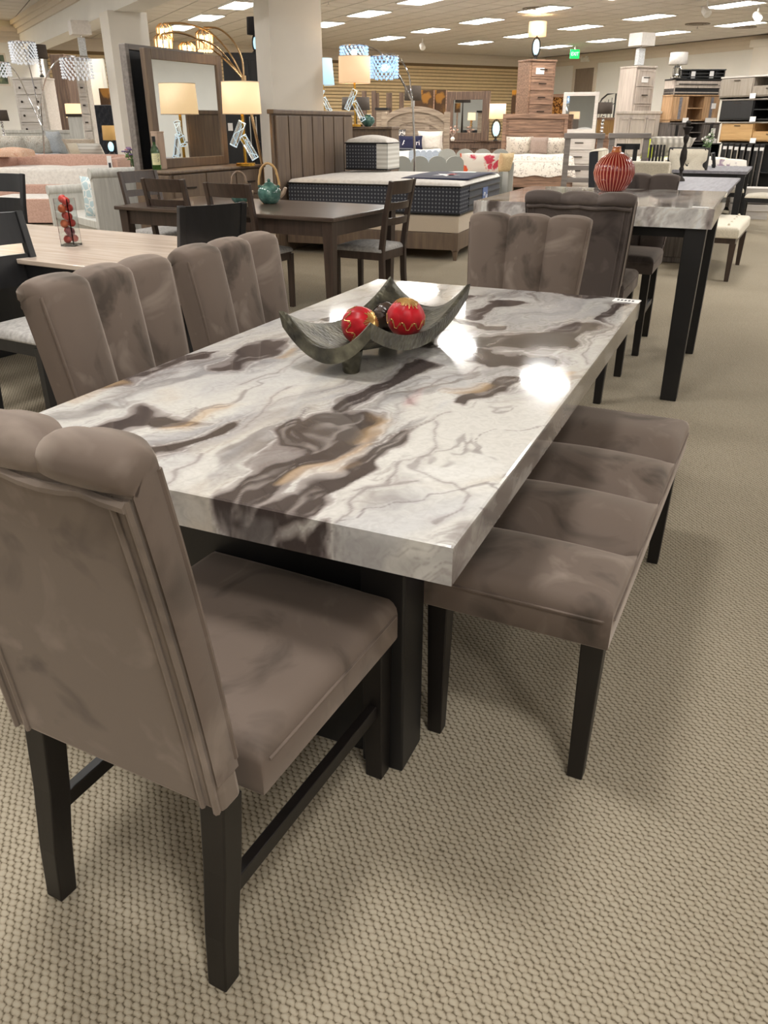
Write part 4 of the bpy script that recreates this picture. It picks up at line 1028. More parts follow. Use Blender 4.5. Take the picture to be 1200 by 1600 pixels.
def mirror(name, lab, c, az, W, H, z0, bw_, mat, depth=.05, tilt=0):
    t = thing(name, lab, 'mirror', (c[0], c[1], z0), az)
    f = MB(); f.b2((-W/2, -depth/2, 0), (-W/2+bw_, depth/2, H)); f.b2((W/2-bw_, -depth/2, 0), (W/2, depth/2, H)); f.b2((-W/2+bw_, -depth/2, 0), (W/2-bw_, depth/2, bw_)); f.b2((-W/2+bw_, -depth/2, H-bw_), (W/2-bw_, depth/2, H))
    mk('frame', f, mat, t, bevel=.006); mk('glass', MB().b2((-W/2+bw_-.005, -depth/4, bw_-.005), (W/2-bw_+.005, depth/5, H-bw_+.005)), MIRROR, t)
    return t
mirror('mirror', 'large brown-framed mirror standing on the taupe dresser, reflecting the lamp', mc_+f27*.04, AZD, mw, ML.z-DH-.0, DH+.002, .09, BROWN, .06)
def ond(pxx, py_): q = P(pxx, py_, DH); return q
# acrylic table lamps
def crystal_lamp(lab, loc, zbase, zsh0, zsh1, r0, r1, shade, az=0, tubes=True, group='gold lamps with lit acrylic tubes'):
    t = thing('table_lamp', lab, 'lamp', (loc[0], loc[1], zbase), az, group); h0, h1 = zsh0-zbase, zsh1-zbase
    mk('base', MB().lathe([(.105, 0), (.105, .025), (.10, .03)], n=24), GOLD, t, smooth=True)
    mk('stem', MB().tube([(0, 0, .03), (0, 0, h0+.1)], .016, 10), GOLD, t, smooth=True)
    for sx, z0, tl in ((-1, .45, .5), (1, .30, -.55)) if tubes else ():
        a = Vector((sx*.005-tl*.0, -.045, h0*z0)); L = h0*.50; dvec = Vector((tl if sx < 0 else tl, 0, 1)).normalized()
        q0_ = Vector((sx*.055, -.045, h0*(.62 if sx < 0 else .36))); 
        cl = MB().tube([q0_-dvec*L/2, q0_+dvec*L/2], .038, 12, False)
        tb = mk('acrylic_tube', cl, glass('clear_acrylic', 'f2f8fc', .05, 1.2), t, smooth=True); hl = MB()
        for sg in (-1, 1): hl.tube([q0_+dvec*sg*L/2+Vector((cos(2*pi*k/12)*.038*dvec.z, sin(2*pi*k/12)*.038, -cos(2*pi*k/12)*.038*dvec.x)) for k in range(13)], .005, 5, False)
        for k2 in (0, 6, 3, 9): hl.tube([q0_+dvec*(L*(j/8-.5))+Vector((cos(2*pi*k2/12)*.038*dvec.z, sin(2*pi*k2/12)*.038, -cos(2*pi*k2/12)*.038*dvec.x)) for j in range(9)], .003, 4, False)
        hl.tube([q0_+dvec*(L*(j/14-.5))+Vector((cos(j*.55)*.03*dvec.z, sin(j*.55)*.03, -cos(j*.55)*.03*dvec.x)) for j in range(15)], .0035, 4, False)
        mk('lit_edge', hl, LEDTUBE, tb, smooth=True)
    s_ = mk('lamp_shade', MB().lathe([(r0, h0), (r1, h1)], n=32, caps=False), shade, t, smooth=True); s_.modifiers.new('t', 'SOLIDIFY').thickness = .004
    rg = MB()
    for r, z in ((r0, h0), (r1, h1)): rg.tube([(r*cos(2*pi*k/32), r*sin(2*pi*k/32), z) for k in range(33)], .004, 5, False)
    mk('shade_trim', rg, plain('cream_trim', 'e6d8c0', .8), s_, smooth=True)
    pl_ = bpy.data.lights.new('bulb', 'POINT'); pl_.energy = 7; pl_.color = (1, .75, .45) if shade is not LITBLUE else (.6, .85, 1); pl_.shadow_soft_size = .04
    po = bpy.data.objects.new('bulb', pl_); COL.objects.link(po); po.parent = t; po.location = (0, 0, (h0+h1)/2); return t
q = mc_+f27*.32+s27*(mw/2+.02); L0 = D(388, 258, q.y)
YL = 9.45
def zpx(y, Y, x=600): return D(x, y, Y).z
def crystal_at(lab, xpx, yb, y0, y1, w0, w1, Y, zb, shade, az=0):
    q = D(xpx, yb, Y); c = cos(PITCH)
    sc = lambda y: Y/cos(0)*1.0/ (FPX/ (c + (CAMH-0)*0)) if False else (D(xpx+1, y, Y).x-D(xpx, y, Y).x)
    return crystal_lamp(lab, q, zb, zpx(y0, Y), zpx(y1, Y), w0/2*sc(y0), w1/2*sc(y1), shade, az)
crystal_at('gold lamp with lit cream drum shade and acrylic tubes on the taupe dresser', 384, 258, 178, 128, 60, 58, YL, DH+.001, LIT)
# bottle and its wooden box
q = D(245, 262, 8.62); q = flat(q, DH+.001)
bt = thing('bottle', 'green glass bottle with a cream label on the taupe dresser', 'bottle', q, 160)
mk('body', MB().lathe([(.042, 0), (.045, .006), (.045, .17), (.036, .195), (.017, .225), (.015, .255)], n=20), glass('green_glass', '4f8a44', .05), bt, smooth=True)
mk('cap', MB().lathe([(.018, .252), (.018, .30), (.016, .302)], n=14), BLACK, bt, smooth=True)
lb = mk('label', MB().grid(lambda u, v: Vector((.0462*sin((u-.5)*2.0), .0462*cos((u-.5)*2.0), .045+.105*v)), 10, 2), plain('cream_label', 'd8d4a8', .7), bt)
im = MB()
for z0 in (.128, .088): im.tube([(-.02+.007*cos(k*1.1), .0475, z0+.014*sin(k*.9)) for k in range(7)], .0016, 4)
for z0 in (.12, .105, .09, .075): im.tube([(.0, .0478, z0), (.028, .039, z0)], .0008, 4)
mk('print', im, INK, lb)
wb_ = thing('bottle_box', 'tan wooden bottle box standing behind the green bottle', 'box', q+s27*.11-f27*.04, AZD)
mk('body', MB().b2((-.05, -.04, 0), (.05, .04, .33)), wood('tan_box_wood', 'a08878', 'b8a08c', axis=2), wb_, bevel=.004); mk('lid', MB().b2((-.052, -.042, .33), (.052, .042, .345)), wood('tan_box_wood', 'a08878', 'b8a08c', axis=2), wb_, bevel=.003)
# second tall frame edge-on behind the dresser
q = D(206, 180, 8.5); 
tf_ = mirror('tall_frame', 'grey framed dark panel standing close behind the large mirror, showing at its left', mc_-f27*.17-s27*.035, AZD, mw, 2.07, 0, .05, GREYWOOD, .08); tf_.children[1].data.materials[0] = BLACKWOOD
# ------------------------------------------------------------------ farther furniture
def sc(Y, y=192): return D(601, y, Y).x-D(600, y, Y).x       # metres per pixel
def drum(t, r0, r1, h0, h1, mat, n=28, square=False):
    if square: m = MB().box((0, 0, (h0+h1)/2), (2*r0, 2*r0, h1-h0), top=(2*r1, 2*r1), rz=.5)
    else: m = MB().lathe([(r0, h0), (r1, h1)], n=n, caps=False)
    s = mk('lamp_shade', m, mat, t, smooth=not square)
    if not square: s.modifiers.new('t', 'SOLIDIFY').thickness = .004
    return s
def lamp(lab, xp, Y, zb, y0, y1, w0, w1, shade, style, basemat=CHROME, square=False, bw_=None, lit=0, lc=(1, .75, .45), cat='lamp', name='table_lamp', group=None):
    """lamp whose shade spans rows y1..y0 (top..bottom) at distance Y"""
    q = D(xp, y0, Y); t = thing(name, lab, cat, (q.x, Y, zb), 0, group); k = sc(Y, y0)
    h0, h1 = D(xp, y0, Y).z-zb, D(xp, y1, Y).z-zb; r0, r1 = w0/2*k, w1/2*k
    drum(t, r0, r1, h0, h1, shade, square=square); mk('stem', MB().tube([(0, 0, h0*.7), (0, 0, h0+(h1-h0)*.6)], .012), basemat, t)
    w_ = (bw_*k if bw_ else r0*.55)
    if style == 'balls':
        n = 5; r = h0*.88/n/2
        b_ = MB()
        for i in range(n): mk('ball', MB().sphere((0, 0, .03+r+2*r*i), r*1.02), basemat, t, smooth=True)
        mk('foot', MB().lathe([(r*1.5, 0), (r*1.5, .03), (r*.6, .04)]), BLACK, t, smooth=True)
    elif style == 'orb':
        mk('body', MB().sphere((0, 0, h0*.55), h0*.34, 18, 12, (w_/(h0*.68)*1.0, w_/(h0*.68)*1.0, 1)), BLUEORB, t, smooth=True)
        mk('rings', MB().tube([(w_*.62*cos(2*pi*i/24), 0, h0*.55+h0*.42*sin(2*pi*i/24)) for i in range(25)], .014, 6), IRON, t, smooth=True)
        mk('foot', MB().lathe([(.07, 0), (.06, .02), (.025, .05), (.02, h0*.25)]), IRON, t, smooth=True)
    elif style == 'block':
        mk('body', MB().box((0, 0, h0*.46), (w_, w_*.7, h0*.86), rz=.4), CRYSTALBLK, t, bevel=.006); mk('foot', MB().box((0, 0, .012), (w_*1.1, w_*.8, .024), rz=.4), basemat, t)
    elif style == 'twist':
        for sx in (-1, 1): mk('strand', MB().tube([(sx*w_*.3*cos(i*.55), w_*.3*sin(i*.55)*sx, .04+(h0-.06)*i/16) for i in range(17)], w_*.16, 7), basemat, t, smooth=True)
        mk('foot', MB().lathe([(w_*.6, 0), (w_*.6, .03), (w_*.3, .045)]), basemat, t, smooth=True)
    elif style == 'glass':
        mk('body', MB().lathe([(w_*.4, .02), (w_*.5, h0*.3), (w_*.5, h0*.7), (w_*.3, h0*.92)], n=6), CLEARGLASS, t); mk('foot', MB().lathe([(w_*.6, 0), (w_*.6, .02)]), CHROME, t)
        for sx in (-1, 1): mk('chrome_block', MB().box((sx*w_*.25, 0, h0*.5), (w_*.3, w_*.3, h0*.6)), CHROME, t)
    else:
        mk('body', MB().lathe([(w_*.5, 0), (w_*.5, .03), (w_*.15, .06), (w_*.35, h0*.45), (w_*.15, h0*.9), (w_*.1, h0)], n=16), basemat, t, smooth=True)
    if lit:
        pl_ = bpy.data.lights.new('bulb', 'POINT'); pl_.energy = lit; pl_.color = lc; pl_.shadow_soft_size = .05
        po = bpy.data.objects.new('bulb', pl_); COL.objects.link(po); po.parent = t; po.location = (0, 0, (h0+h1)/2)
    return t
CRYSTALBLK = plain('cracked_ice_block', 'c8ccd0', .15, var=.25, scale=60)
def at(xp, Y, z=0, row=195): q = D(xp, row, Y); return Vector((q.x, Y, z))
def chest(lab, xl, xr, ytop, Y, az, rows, mat, dep=.45, cols=1, knobs='bar', ybase=None, hmat=BRONZE, name='chest_of_drawers', dh=None, z0=.0, cat='chest', frame=.04):
    """chest whose front runs between columns xl..xr of the frame at distance Y"""
    k = sc(Y, ytop); W = (xr-xl)*k/max(.35, abs(cos(R_(az-180)))); H = D(600, ytop, Y).z-z0
    q = at((xl+xr)/2, Y, z0, (ytop+195)/2); q = q-dirv(az)*dep/2
    t = thing(name, lab, cat, q, az)
    mk('carcass', MB().b2((-W/2, -dep/2, .03), (W/2, dep/2-.02, H-.02)), mat, t, bevel=.006)
    mk('top', MB().b2((-W/2-.012, -dep/2, H-.035), (W/2+.012, dep/2+.012, H)), mat, t, bevel=.006)
    mk('plinth', MB().b2((-W/2+.02, -dep/2+.02, 0), (W/2-.02, dep/2-.03, .04)), mat, t)
    dh = dh or (H-.12)/rows; z = H-.06-dh; i = 0
    while z > .04 and i < 14:
        for c in range(cols):
            x0, x1 = -W/2+frame+(W-2*frame)*c/cols, -W/2+frame+(W-2*frame)*(c+1)/cols
            d = mk('drawer', MB().b2((x0+.006, dep/2-.03, z+.008), (x1-.006, dep/2+.004, z+dh-.008)), mat, t, bevel=.004)
            rim_ = MB(); e = .03
            for a_, b_ in (((x0+.006, z+.008), (x0+.006+e, z+dh-.008)), ((x1-.006-e, z+.008), (x1-.006, z+dh-.008)), ((x0+.006+e, z+.008), (x1-.006-e, z+.008+e)), ((x0+.006+e, z+dh-.008-e), (x1-.006-e, z+dh-.008))):
                rim_.b2((a_[0], dep/2, a_[1]), (b_[0], dep/2+.012, b_[1]))
            if knobs != 'plainbar': mk('edge_moulding', rim_, mat, d)
            if knobs == 'knob2':
                for sx in (-.3, .3): mk('knob', MB().sphere(((x0+x1)/2+sx*(x1-x0), dep/2+.022, z+dh/2), .024, 10, 6), hmat, d, smooth=True)
            else:
                hw_ = min(.1, (x1-x0)*.18); mk('handle', MB().bar(((x0+x1)/2-hw_, dep/2+.022, z+dh*.52), ((x0+x1)/2+hw_, dep/2+.022, z+dh*.52), .02), hmat, d, bevel=.004)
        z -= dh; i += 1
    return t, W, H
def bed(lab, c, az, W, L, hh, kind, mat, spread, skirt=None, fh=.35, mh=.60, pillows=(), name='bed', drop=.25):
    """head at y=-L/2 side, faces +y (foot)"""
    t = thing(name, lab, 'bed', c, az)
    y0 = -L/2
    if kind == 'plank':
        h = mk('headboard', MB().b2((-W/2-.05, y0-.06, 0), (W/2+.05, y0-.03, hh)), mat, t)
        n = 4
        for k in range(n): mk('plank', MB().b2((-W/2+.06, y0-.035, .35+(hh-.45)*k/n+.008), (W/2-.06, y0-.012, .35+(hh-.45)*(k+1)/n-.008)), mat, h, bevel=.006)
        for sx in (-1, 1): mk('stile', MB().b2((sx*(W/2), y0-.07, 0), (sx*(W/2+.08), y0+.01, hh)), mat, h, bevel=.006)
        mk('cap', MB().b2((-W/2-.08, y0-.07, hh-.09), (W/2+.08, y0+.015, hh+.01)), mat, h, bevel=.006)
    elif kind == 'panel':
        h = mk('headboard', MB().b2((-W/2-.05, y0-.06, 0), (W/2+.05, y0-.03, hh)), mat, t, bevel=.005)
        for r_ in range(2):
            for cix, (a, b_) in enumerate(((-.47, -.22), (-.2, .2), (.22, .47))):
                m = MB(); z0, z1 = hh-.12-.36*(r_+1)+.03, hh-.12-.36*r_
                for p_, q_ in (((a*W, z0), (a*W+.03, z1)), ((b_*W-.03, z0), (b_*W, z1)), ((a*W, z0), (b_*W, z0+.03)), ((a*W, z1-.03), (b_*W, z1))): m.b2((p_[0], y0-.032, p_[1]), (q_[0], y0-.01, q_[1]))
                mk('panel_moulding', m, mat, h)
        mk('cap', MB().b2((-W/2-.07, y0-.07, hh-.05), (W/2+.07, y0, hh)), mat, h, bevel=.006)
    elif kind == 'arch':
        def az_(x): return hh*(.74+.26*sqrt(max(0, 1-(x/(W/2+.12))**2)))
        xs = [-W/2-.02+(W+.04)*i/20 for i in range(21)]
        h = mk('headboard', MB().prism([(xs[0], .2)]+[(xs[-1], .2)]+[(x, az_(x)-.04) for x in reversed(xs)], y0-.06, y0-.03), mat, t)
        arc = MB()
        arc.sweep([(x, y0-.03, az_(x)-.06) for x in xs], .12, .09, side=(0, 0, 1)); mk('arch_rail', arc, mat, h)
        arc2 = MB().sweep([(x*.86, y0-.025, az_(x)-.30) for x in xs], .07, .05, side=(0, 0, 1)); mk('inner_arch', arc2, mat, h)
        for x in (-.2*W, .2*W): mk('stile', MB().b2((x-.05, y0-.035, .3), (x+.05, y0-.01, az_(x)-.2)), mat, h)
        for k in range(4): mk('plank', MB().b2((-W/2+.03, y0-.034, .5+.19*k+.005), (W/2-.03, y0-.02, .5+.19*(k+1)-.005)), mat, h)
        for sx in (-1, 1): mk('post', MB().b2((sx*(W/2-.02), y0-.08, 0), (sx*(W/2+.12), y0+.02, hh*.93)), mat, h, bevel=.01)
    elif kind == 'tuft':
        h = mk('headboard', MB().cushion(W+.1, hh, .16, (0, y0-.06, 0), n=18), mat, t, smooth=True)
        for i in range(5):
            for j in range(6): mk('button', MB().sphere((-W*.4+W*.8*(i+(j % 2)*.5)/4.6, y0+.015, hh*(.3+.11*j)), .014, 6, 4), mat, h)
    elif kind == 'scallop':
        h = MB()
        h.prism(scallop(W, hh, 4), y0-.10, y0); h_ = mk('headboard', h, mat, t, bevel=.035, seg=3, smooth=True)
    elif kind == 'plainhb':
        h = mk('headboard', MB().b2((-W/2-.05, y0-.06, 0), (W/2+.05, y0-.01, hh)), mat, t, bevel=.006); mk('cap', MB().b2((-W/2-.07, y0-.07, hh-.06), (W/2+.07, y0+.01, hh)), mat, h, bevel=.004)
    for sx in (-1, 1): mk('side_rail', MB().b2((sx*(W/2-.03)-.02, y0, .14), (sx*(W/2-.03)+.02, L/2, .14+.2)), mat, t, bevel=.004)
    mk('foot_rail', MB().b2((-W/2, L/2-.05, .14), (W/2, L/2, fh)), mat, t, bevel=.004)
    for sx in (-1, 1): mk('leg', MB().box((sx*(W/2-.05), L/2-.05, .08), (.06, .06, .16), top=(.08, .08)), mat, t)
    mk('mattress', MB().pad(W-.06, L-.06, .25, mh, .03, .06), WHITEF, t, smooth=True, ang=60)
    if spread:
        n = 20
        def fn(u, v):
            x, y = (u-.5)*(W+.10), -L/2+.45+(L-.42)*v; q_ = max(0, abs(x)-(W/2-.04)); e = max(0, y-(L/2-.05))
            z = mh+.045+.012*sin(9*x+4*y)*cos(6*y)-.0
            if u in (0, 1) : z = mh-drop+.02*sin(12*y); x *= 1.01
            if v == 1: z = mh-drop+.02*sin(11*x)
            return Vector((x, y, z))
        mk('spread', MB().grid(fn, n, n), spread, t, smooth=True, ang=0)
    return t
def scallop(W, hh, n):
    pts = [(-W/2, 0), (W/2, 0)]; r = W/n/2
    for k in range(n-1, -1, -1):
        cx_ = -W/2+r*(2*k+1)
        for i in range(0, 9):
            a = pi*i/8; pts.append((cx_+r*.999*cos(a), hh-r*.75+r*.75*sin(a)))
    return pts
def pillow(lab, loc, az, w, h, t_, mat, rx=-.5, group=None, name='pillow'):
    t = mk(name, MB().cushion(w, h, t_, (0, 0, 0), rx=rx), mat, None, smooth=True, ang=0); t.location = loc; t.rotation_euler = (0, 0, -R_(az)); return tag(t, lab, 'pillow', group)
def onbed(c, az, x, y, z):      # x to the right as seen from the foot, y to the foot
    q = Vector(c)-dirv(az+90)*x*0+dirv(az+90)*x+dirv(az)*y; return Vector((q.x, q.y, z))

# chest behind the mattress sample, its lamps and pot
ns, W_, H_ = chest('taupe brown chest of drawers with rounded corners behind the dotted mattress', 532, 611, 198, 12.9, 196, 4, BROWN, knobs='plainbar', dh=.26)
ZN = H_+.001
crystal_at('gold lamp with lit cream drum shade and acrylic tubes, behind the headboard', 555, 196, 130, 88, 49, 49, 13.0, ZN, LITW)
pot = thing('ginger_pot', 'round pale green ceramic pot beside the gold lamp behind the headboard', 'pot', at(575, 13.05, ZN), 0)
mk('body', MB().lathe([(.04, 0), (.05, .005), (.098, .05), (.105, .085), (.085, .125), (.045, .14), (.04, .15)], n=24), CELADON, pot, smooth=True)
mk('rim', MB().lathe([(.045, .148), (.05, .158), (.04, .16)], n=20), CELADON, pot, smooth=True)
c2, W_, H_ = chest('tall brown chest half hidden by the middle column and the headboard', 494, 532, 181, 14.6, 185, 5, BROWN, dh=.26)
crystal_at('gold lamp with lit blue shade, half hidden by the middle column', 506, 178, 133, 91, 36, 30, 14.5, H_+.001, LITBLUE)
lamp('dark brown lamp shade seen behind the gold cream lamp', 556, 17.5, .0, 172, 152, 44, 42, DARKSHADE, 'urn', BRONZE, name='floor_lamp')

# arc lamps
def beads(mat, r, h, parent, name='bead_curtain', rings=1, n=20, size=.019):
    m = MB(); rows_ = int(h/(size*2.0))
    for j in range(rows_):
        z = -h/2+h*(j+.5)/rows_
        for k in range(n): a = 2*pi*(k+.5*(j % 2))/n; m.octa((r*cos(a), r*sin(a), z), size)
    for k in range(n//2): a = 2*pi*k/(n//2); m.octa((r*.6*cos(a), r*.6*sin(a), -h/2), size)
    return mk(name, m, mat, parent, kind='stuff')
def arc_lamp(lab, basepx, Yb, arms, mat, r=.012, clamp=None, group=None, foot=True, floor_z=0):
    """arms: list of (list of pixel points from the shade end to the pole, Y of the end, shade spec)"""
    b_ = at(basepx[0], Yb, floor_z, basepx[1]); t = thing('arc_floor_lamp', lab, 'floor lamp', b_, 0, group)
    if foot: mk('foot', MB().lathe([(.17, 0), (.17, .03), (.15, .045), (.03, .06)], n=24), mat, t, smooth=True)
    joint = D(clamp[0], clamp[1], Yb)-b_
    low = D(basepx[0], basepx[1], Yb)-b_
    mk('pole', MB().tube([(0, 0, .03), Vector((low.x, 0, low.z)), Vector(joint)], r*1.6, 10), mat, t, smooth=True)
    mk('clamp', MB().lathe([(r*2.6, -.04), (r*2.6, .04)], joint, 12), mat, t)
    for pts, Ye, spec in arms:
        n = len(pts); P3 = []
        for i, p_ in enumerate(pts): P3.append(D(p_[0], p_[1], Ye+(Yb-Ye)*i/(n-1))-b_)
        P3.append(Vector(joint)*1.0)
        sm_ = []
        for i in range(len(P3)-1):                      # Catmull-Rom
            p0, p1, p2, p3 = P3[max(0, i-1)], P3[i], P3[i+1], P3[min(len(P3)-1, i+2)]
            for s in range(5):
                u = s/5; sm_.append(.5*((2*p1)+(-p0+p2)*u+(2*p0-5*p1+4*p2-p3)*u*u+(-p0+3*p1-3*p2+p3)*u**3))
        sm_.append(P3[-1])
        arm = mk('arm', MB().tube(sm_, r, 8), mat, t, smooth=True)
        kind, rad, hgt, drop_ = spec; e = sm_[0]
        c_ = e+Vector((0, 0, -drop_-hgt/2))
        mk('hanger', MB().tube([e, e+Vector((0, 0, -drop_-.02))], .006), mat, arm)
        if kind in ('chrome', 'blue'):
            s_ = beads(CRYSTAL if kind == 'chrome' else BLUECRYSTAL, rad, hgt, t); s_.location = c_
            mk('shade_rim', MB().lathe([(rad, hgt/2), (rad+.006, hgt/2+.008), (.02, hgt/2+.012)], c_, 30, caps=False), mat, t)
            lt = mk('lamp_bulb', MB().sphere(c_, .045, 12, 8), glow('cool_bulb', 'd8ecff', 7) if kind == 'blue' else WHITEP, t, smooth=True)
        else:
            m = MB()
            for k in range(9): a = 2*pi*k/9; x, y = rad*cos(a), rad*sin(a); m.tube([(c_.x+x*.5, c_.y+y*.5, c_.z+hgt/2), (c_.x+x, c_.y+y, c_.z+hgt/2-.04), (c_.x+x, c_.y+y, c_.z-hgt/2)], .008, 5, False)
            mk('cage', m, GOLDP, t, smooth=True)
            m2 = MB()
            for k in range(14): a = 2*pi*k/14; m2.box((c_.x+rad*.8*cos(a), c_.y+rad*.8*sin(a), c_.z-hgt*.12), (.018, .018, hgt*.7))
            mk('crystal_bars', m2, CRYSTALW, t, kind='stuff')
            b3 = MB()
            for k in range(16): a = 2*pi*k/16; b3.octa((c_.x+rad*.75*cos(a), c_.y+rad*.75*sin(a), c_.z-hgt/2-.02), .018)
            mk('crystal_drops', b3, CRYSTALW, t, kind='stuff')
            mk('lamp_bulb', MB().sphere(c_, .04, 12, 8), BULB, t, smooth=True)
            pl_ = bpy.data.lights.new('bulb', 'POINT'); pl_.energy = 3; pl_.color = (1, .75, .4); pl_.shadow_soft_size = .04
            po = bpy.data.objects.new('bulb', pl_); COL.objects.link(po); po.parent = t; po.location = c_
    return t
arc_lamp('gold arc floor lamp with lit crystal shades arching over the large mirror', (410, 258), 11.0, [
    ([(256, 37), (290, 37), (330, 52), (360, 85)], 10.6, ('gold', .09, .17, .0)), ([(254, 53), (278, 51), (310, 62), (350, 92)], 10.3, ('gold', .10, .19, .0)),
    ([(318, 43), (342, 45), (364, 64), (378, 92)], 10.9, ('gold', .10, .20, .02)), ([(292, 66), (314, 62), (340, 75), (362, 100)], 10.4, ('gold', .095, .13, .0))], GOLDP, .011, clamp=(381, 124))
arc_lamp('chrome arc floor lamp with blue-lit beaded crystal shades in the middle', (648, 240), 13.6, [
    ([(553, 71), (572, 72), (594, 82), (618, 110), (636, 142)], 13.4, ('blue', .20, .16, .01)), ([(600, 85), (606, 84), (622, 88), (638, 115), (643, 145)], 13.2, ('blue', .20, .28, .03)),
    ([(604, 100), (618, 108), (632, 132)], 14.4, ('blue', .12, .10, .0))], CHROME, .011, clamp=(645, 162))
arc_lamp('chrome arc floor lamp with beaded crystal shades at the far left', (69, 240), 15.2, [
    ([(34, 66), (42, 90), (52, 130), (60, 170)], 15.6, ('chrome', .21, .32, .0)), ([(117, 88), (105, 88), (88, 96), (72, 122), (64, 160)], 14.8, ('chrome', .24, .30, .03)),
    ([(-6, 98), (10, 100), (28, 118), (50, 165)], 15.0, ('chrome', .2, .2, .0))], CHROME, .010, clamp=(67, 200))

# dark wardrobe behind the dresser, lamp on its top
wd_ = thing('wardrobe', 'tall black wardrobe half hidden by the middle column', 'wardrobe', at(398, 14.7), 176)
H = D(400, 82, 14.4).z
mk('carcass', MB().b2((-.42, -.28, 0), (.42, .28, H)), BLACKWOOD, wd_, bevel=.015)
for sx in (-1, 1):
    d = mk('door', MB().b2((sx*.21-.19, .27, .1), (sx*.21+.19, .30, H-.1)), BLACKWOOD, wd_, bevel=.006); mk('handle', MB().tube([(sx*.05, .325, H*.42), (sx*.05, .325, H*.62)], .012), CHROME, d)
    for k in range(4): mk('moulding', MB().b2((sx*.21-.15, .298, .2+k*.45), (sx*.21+.15, .306, .21+k*.45)), plain('wardrobe_groove', '4a4a50', .4), d)
lamp('black lamp shade with blue-lit glass body on top of the black wardrobe', 398, 14.7, H+.001, 54, 27, 24, 22, plain('black_shade', '242226', .8), 'orb', BRONZE)
hbk = thing('headboard_panel', 'dark headboard leaning behind the dresser lamp', 'headboard', at(352, 12.8), 188)
mk('panel', MB().prism([(-.3, 0), (.3, 0), (.3, 1.75), (.18, 1.86), (0, 1.92), (-.18, 1.86), (-.3, 1.75)], -.03, .03), BLACKWOOD, hbk, bevel=.01); mk('tag', MB().b2((-.12, .03, 1.28), (-.05, .034, 1.38)), PAPER, hbk)

# bed with arched headboard far back
ab = at(649, 21.2); AZB = 190; bc_ = ab+dirv(AZB)*1.05
bed('rustic grey wooden bed with an arched headboard near the slatted wall', bc_, AZB, 1.42, 2.1, 1.74, 'arch', RUSTIC_G, WHITEF, mh=.78)
yb_ = -.78
pillow('white pillow with black scribble print on the arched bed', onbed(bc_, AZB, .42, yb_, .80), AZB, .5, .48, .18, SCRIB, -.35)
pillow('white pillow on the right of the arched bed', onbed(bc_, AZB, -.42, yb_, .80), AZB, .6, .45, .2, WHITEF, -.4)
np_ = pillow('navy pillow with white script lettering on the arched bed', onbed(bc_, AZB, .03, yb_+.24, .81), AZB, .58, .32, .16, NAVYF, -.3)
text_mesh('lettering', 'Aarori', .16, PAPER, np_, (-.02, .125, .15), (pi/2+.30, 0, pi), .001)
thb = thing('folded_throw', 'dark grey throw folded across the foot of the arched bed', 'throw', onbed(bc_, AZB, .3, .62, .835), AZB)
mk('cloth', MB().pad(1.0, .5, 0, .03, .01, .012), CHARF, thb, smooth=True)
# rustic plank panels against the wall left of it
for xp, w_, hp, lab in ((598, 22, 145, 'rustic brown post panel left of the arched headboard'), (618, 22, 145, 'rustic brown post panel just left of the dark lamp shade'), (577, 18, 142, 'brown post panel behind the gold cream lamp')):
    t = thing('post_panel', lab, 'panel', at(xp, 24.6), 190, 'tall brown post panels before the slatted wall'); k = sc(24.6); h = D(600, hp, 24.6).z
    for sx in (-1, 1): mk('post', MB().b2((sx*w_*k*.42-.06, -.04, 0), (sx*w_*k*.42+.06, .04, h)), RUSTIC_D, t, bevel=.008)
    for zz in (.5, 1.1): mk('rail', MB().b2((-w_*k*.42, -.025, zz), (w_*k*.42, .025, zz+.12)), RUSTIC_D, t)
nsd = thing('small_chest', 'narrow dark-topped grey cabinet right of the green pot', 'cabinet', at(598, 22.1), 190)
mk('carcass', MB().b2((-.13, -.2, 0), (.13, .2, D(600, 172, 22.1).z)), RUSTIC_G, nsd, bevel=.006); mk('top', MB().b2((-.16, -.23, D(600, 172, 22.1).z), (.16, .23, D(600, 172, 22.1).z+.05)), BLACKWOOD, nsd)
lamp('dark drum lamp shade behind the chrome arc lamp pole', 645, 23.4, 0, 157, 134, 27, 25, DARKSHADE, 'urn', BRONZE, name='floor_lamp', lit=4)
for xp, w_, lab in ((662, 30, 'gold and brown abstract panel left of the rustic mirror'), (683, 26, 'gold and brown abstract panel touching the rustic mirror'), (808, 22, 'brown abstract panel right of the lit far lamp')):
    t = thing('wall_art', lab, 'picture', at(xp, 25.6, .02), 196, 'abstract gold panels standing before the slatted wall'); k = sc(25.6); h = D(600, 142, 25.6).z
    mk('canvas', MB().b2((-w_*k/2, -.02, 0), (w_*k/2, .02, h)), ARTG, t); mk('edge', MB().b2((-w_*k/2-.03, -.035, 0), (-w_*k/2, .035, h)), RUSTIC, t)
# rustic dresser, mirror, lamp
dr2, W_, H_ = chest('rustic brown dresser beneath the gold-reflecting mirror', 697, 789, 220, 24.0, 188, 3, RUSTIC_D, cols=3, name='dresser', cat='dresser', dep=.5)
q = at(730, 24.05, H_+.002); k = sc(24)
mirror('mirror', 'rustic brown framed mirror on the far dresser reflecting gold lamps', q-dirv(188)*.12, 212, 74*k, D(600, 143, 24.2).z-H_, H_+.002, .2, RUSTIC_D, .08)
fl = thing('dried_flowers', 'small dried flower sprig on the left of the rustic dresser', 'flowers', at(708, 23.8, H_+.002), 0)
mk('vase', MB().lathe([(.04, 0), (.06, .05), (.03, .1)]), WHITEP, fl, smooth=True)
m = MB(); rng = random.Random(4)
for k_ in range(14): m.tube([(0, 0, .08), (rng.uniform(-.12, .12), rng.uniform(-.06, .06), rng.uniform(.2, .34))], .006, 4)
mk('stems', m, MAUVEF, fl, kind='stuff'); m = MB()
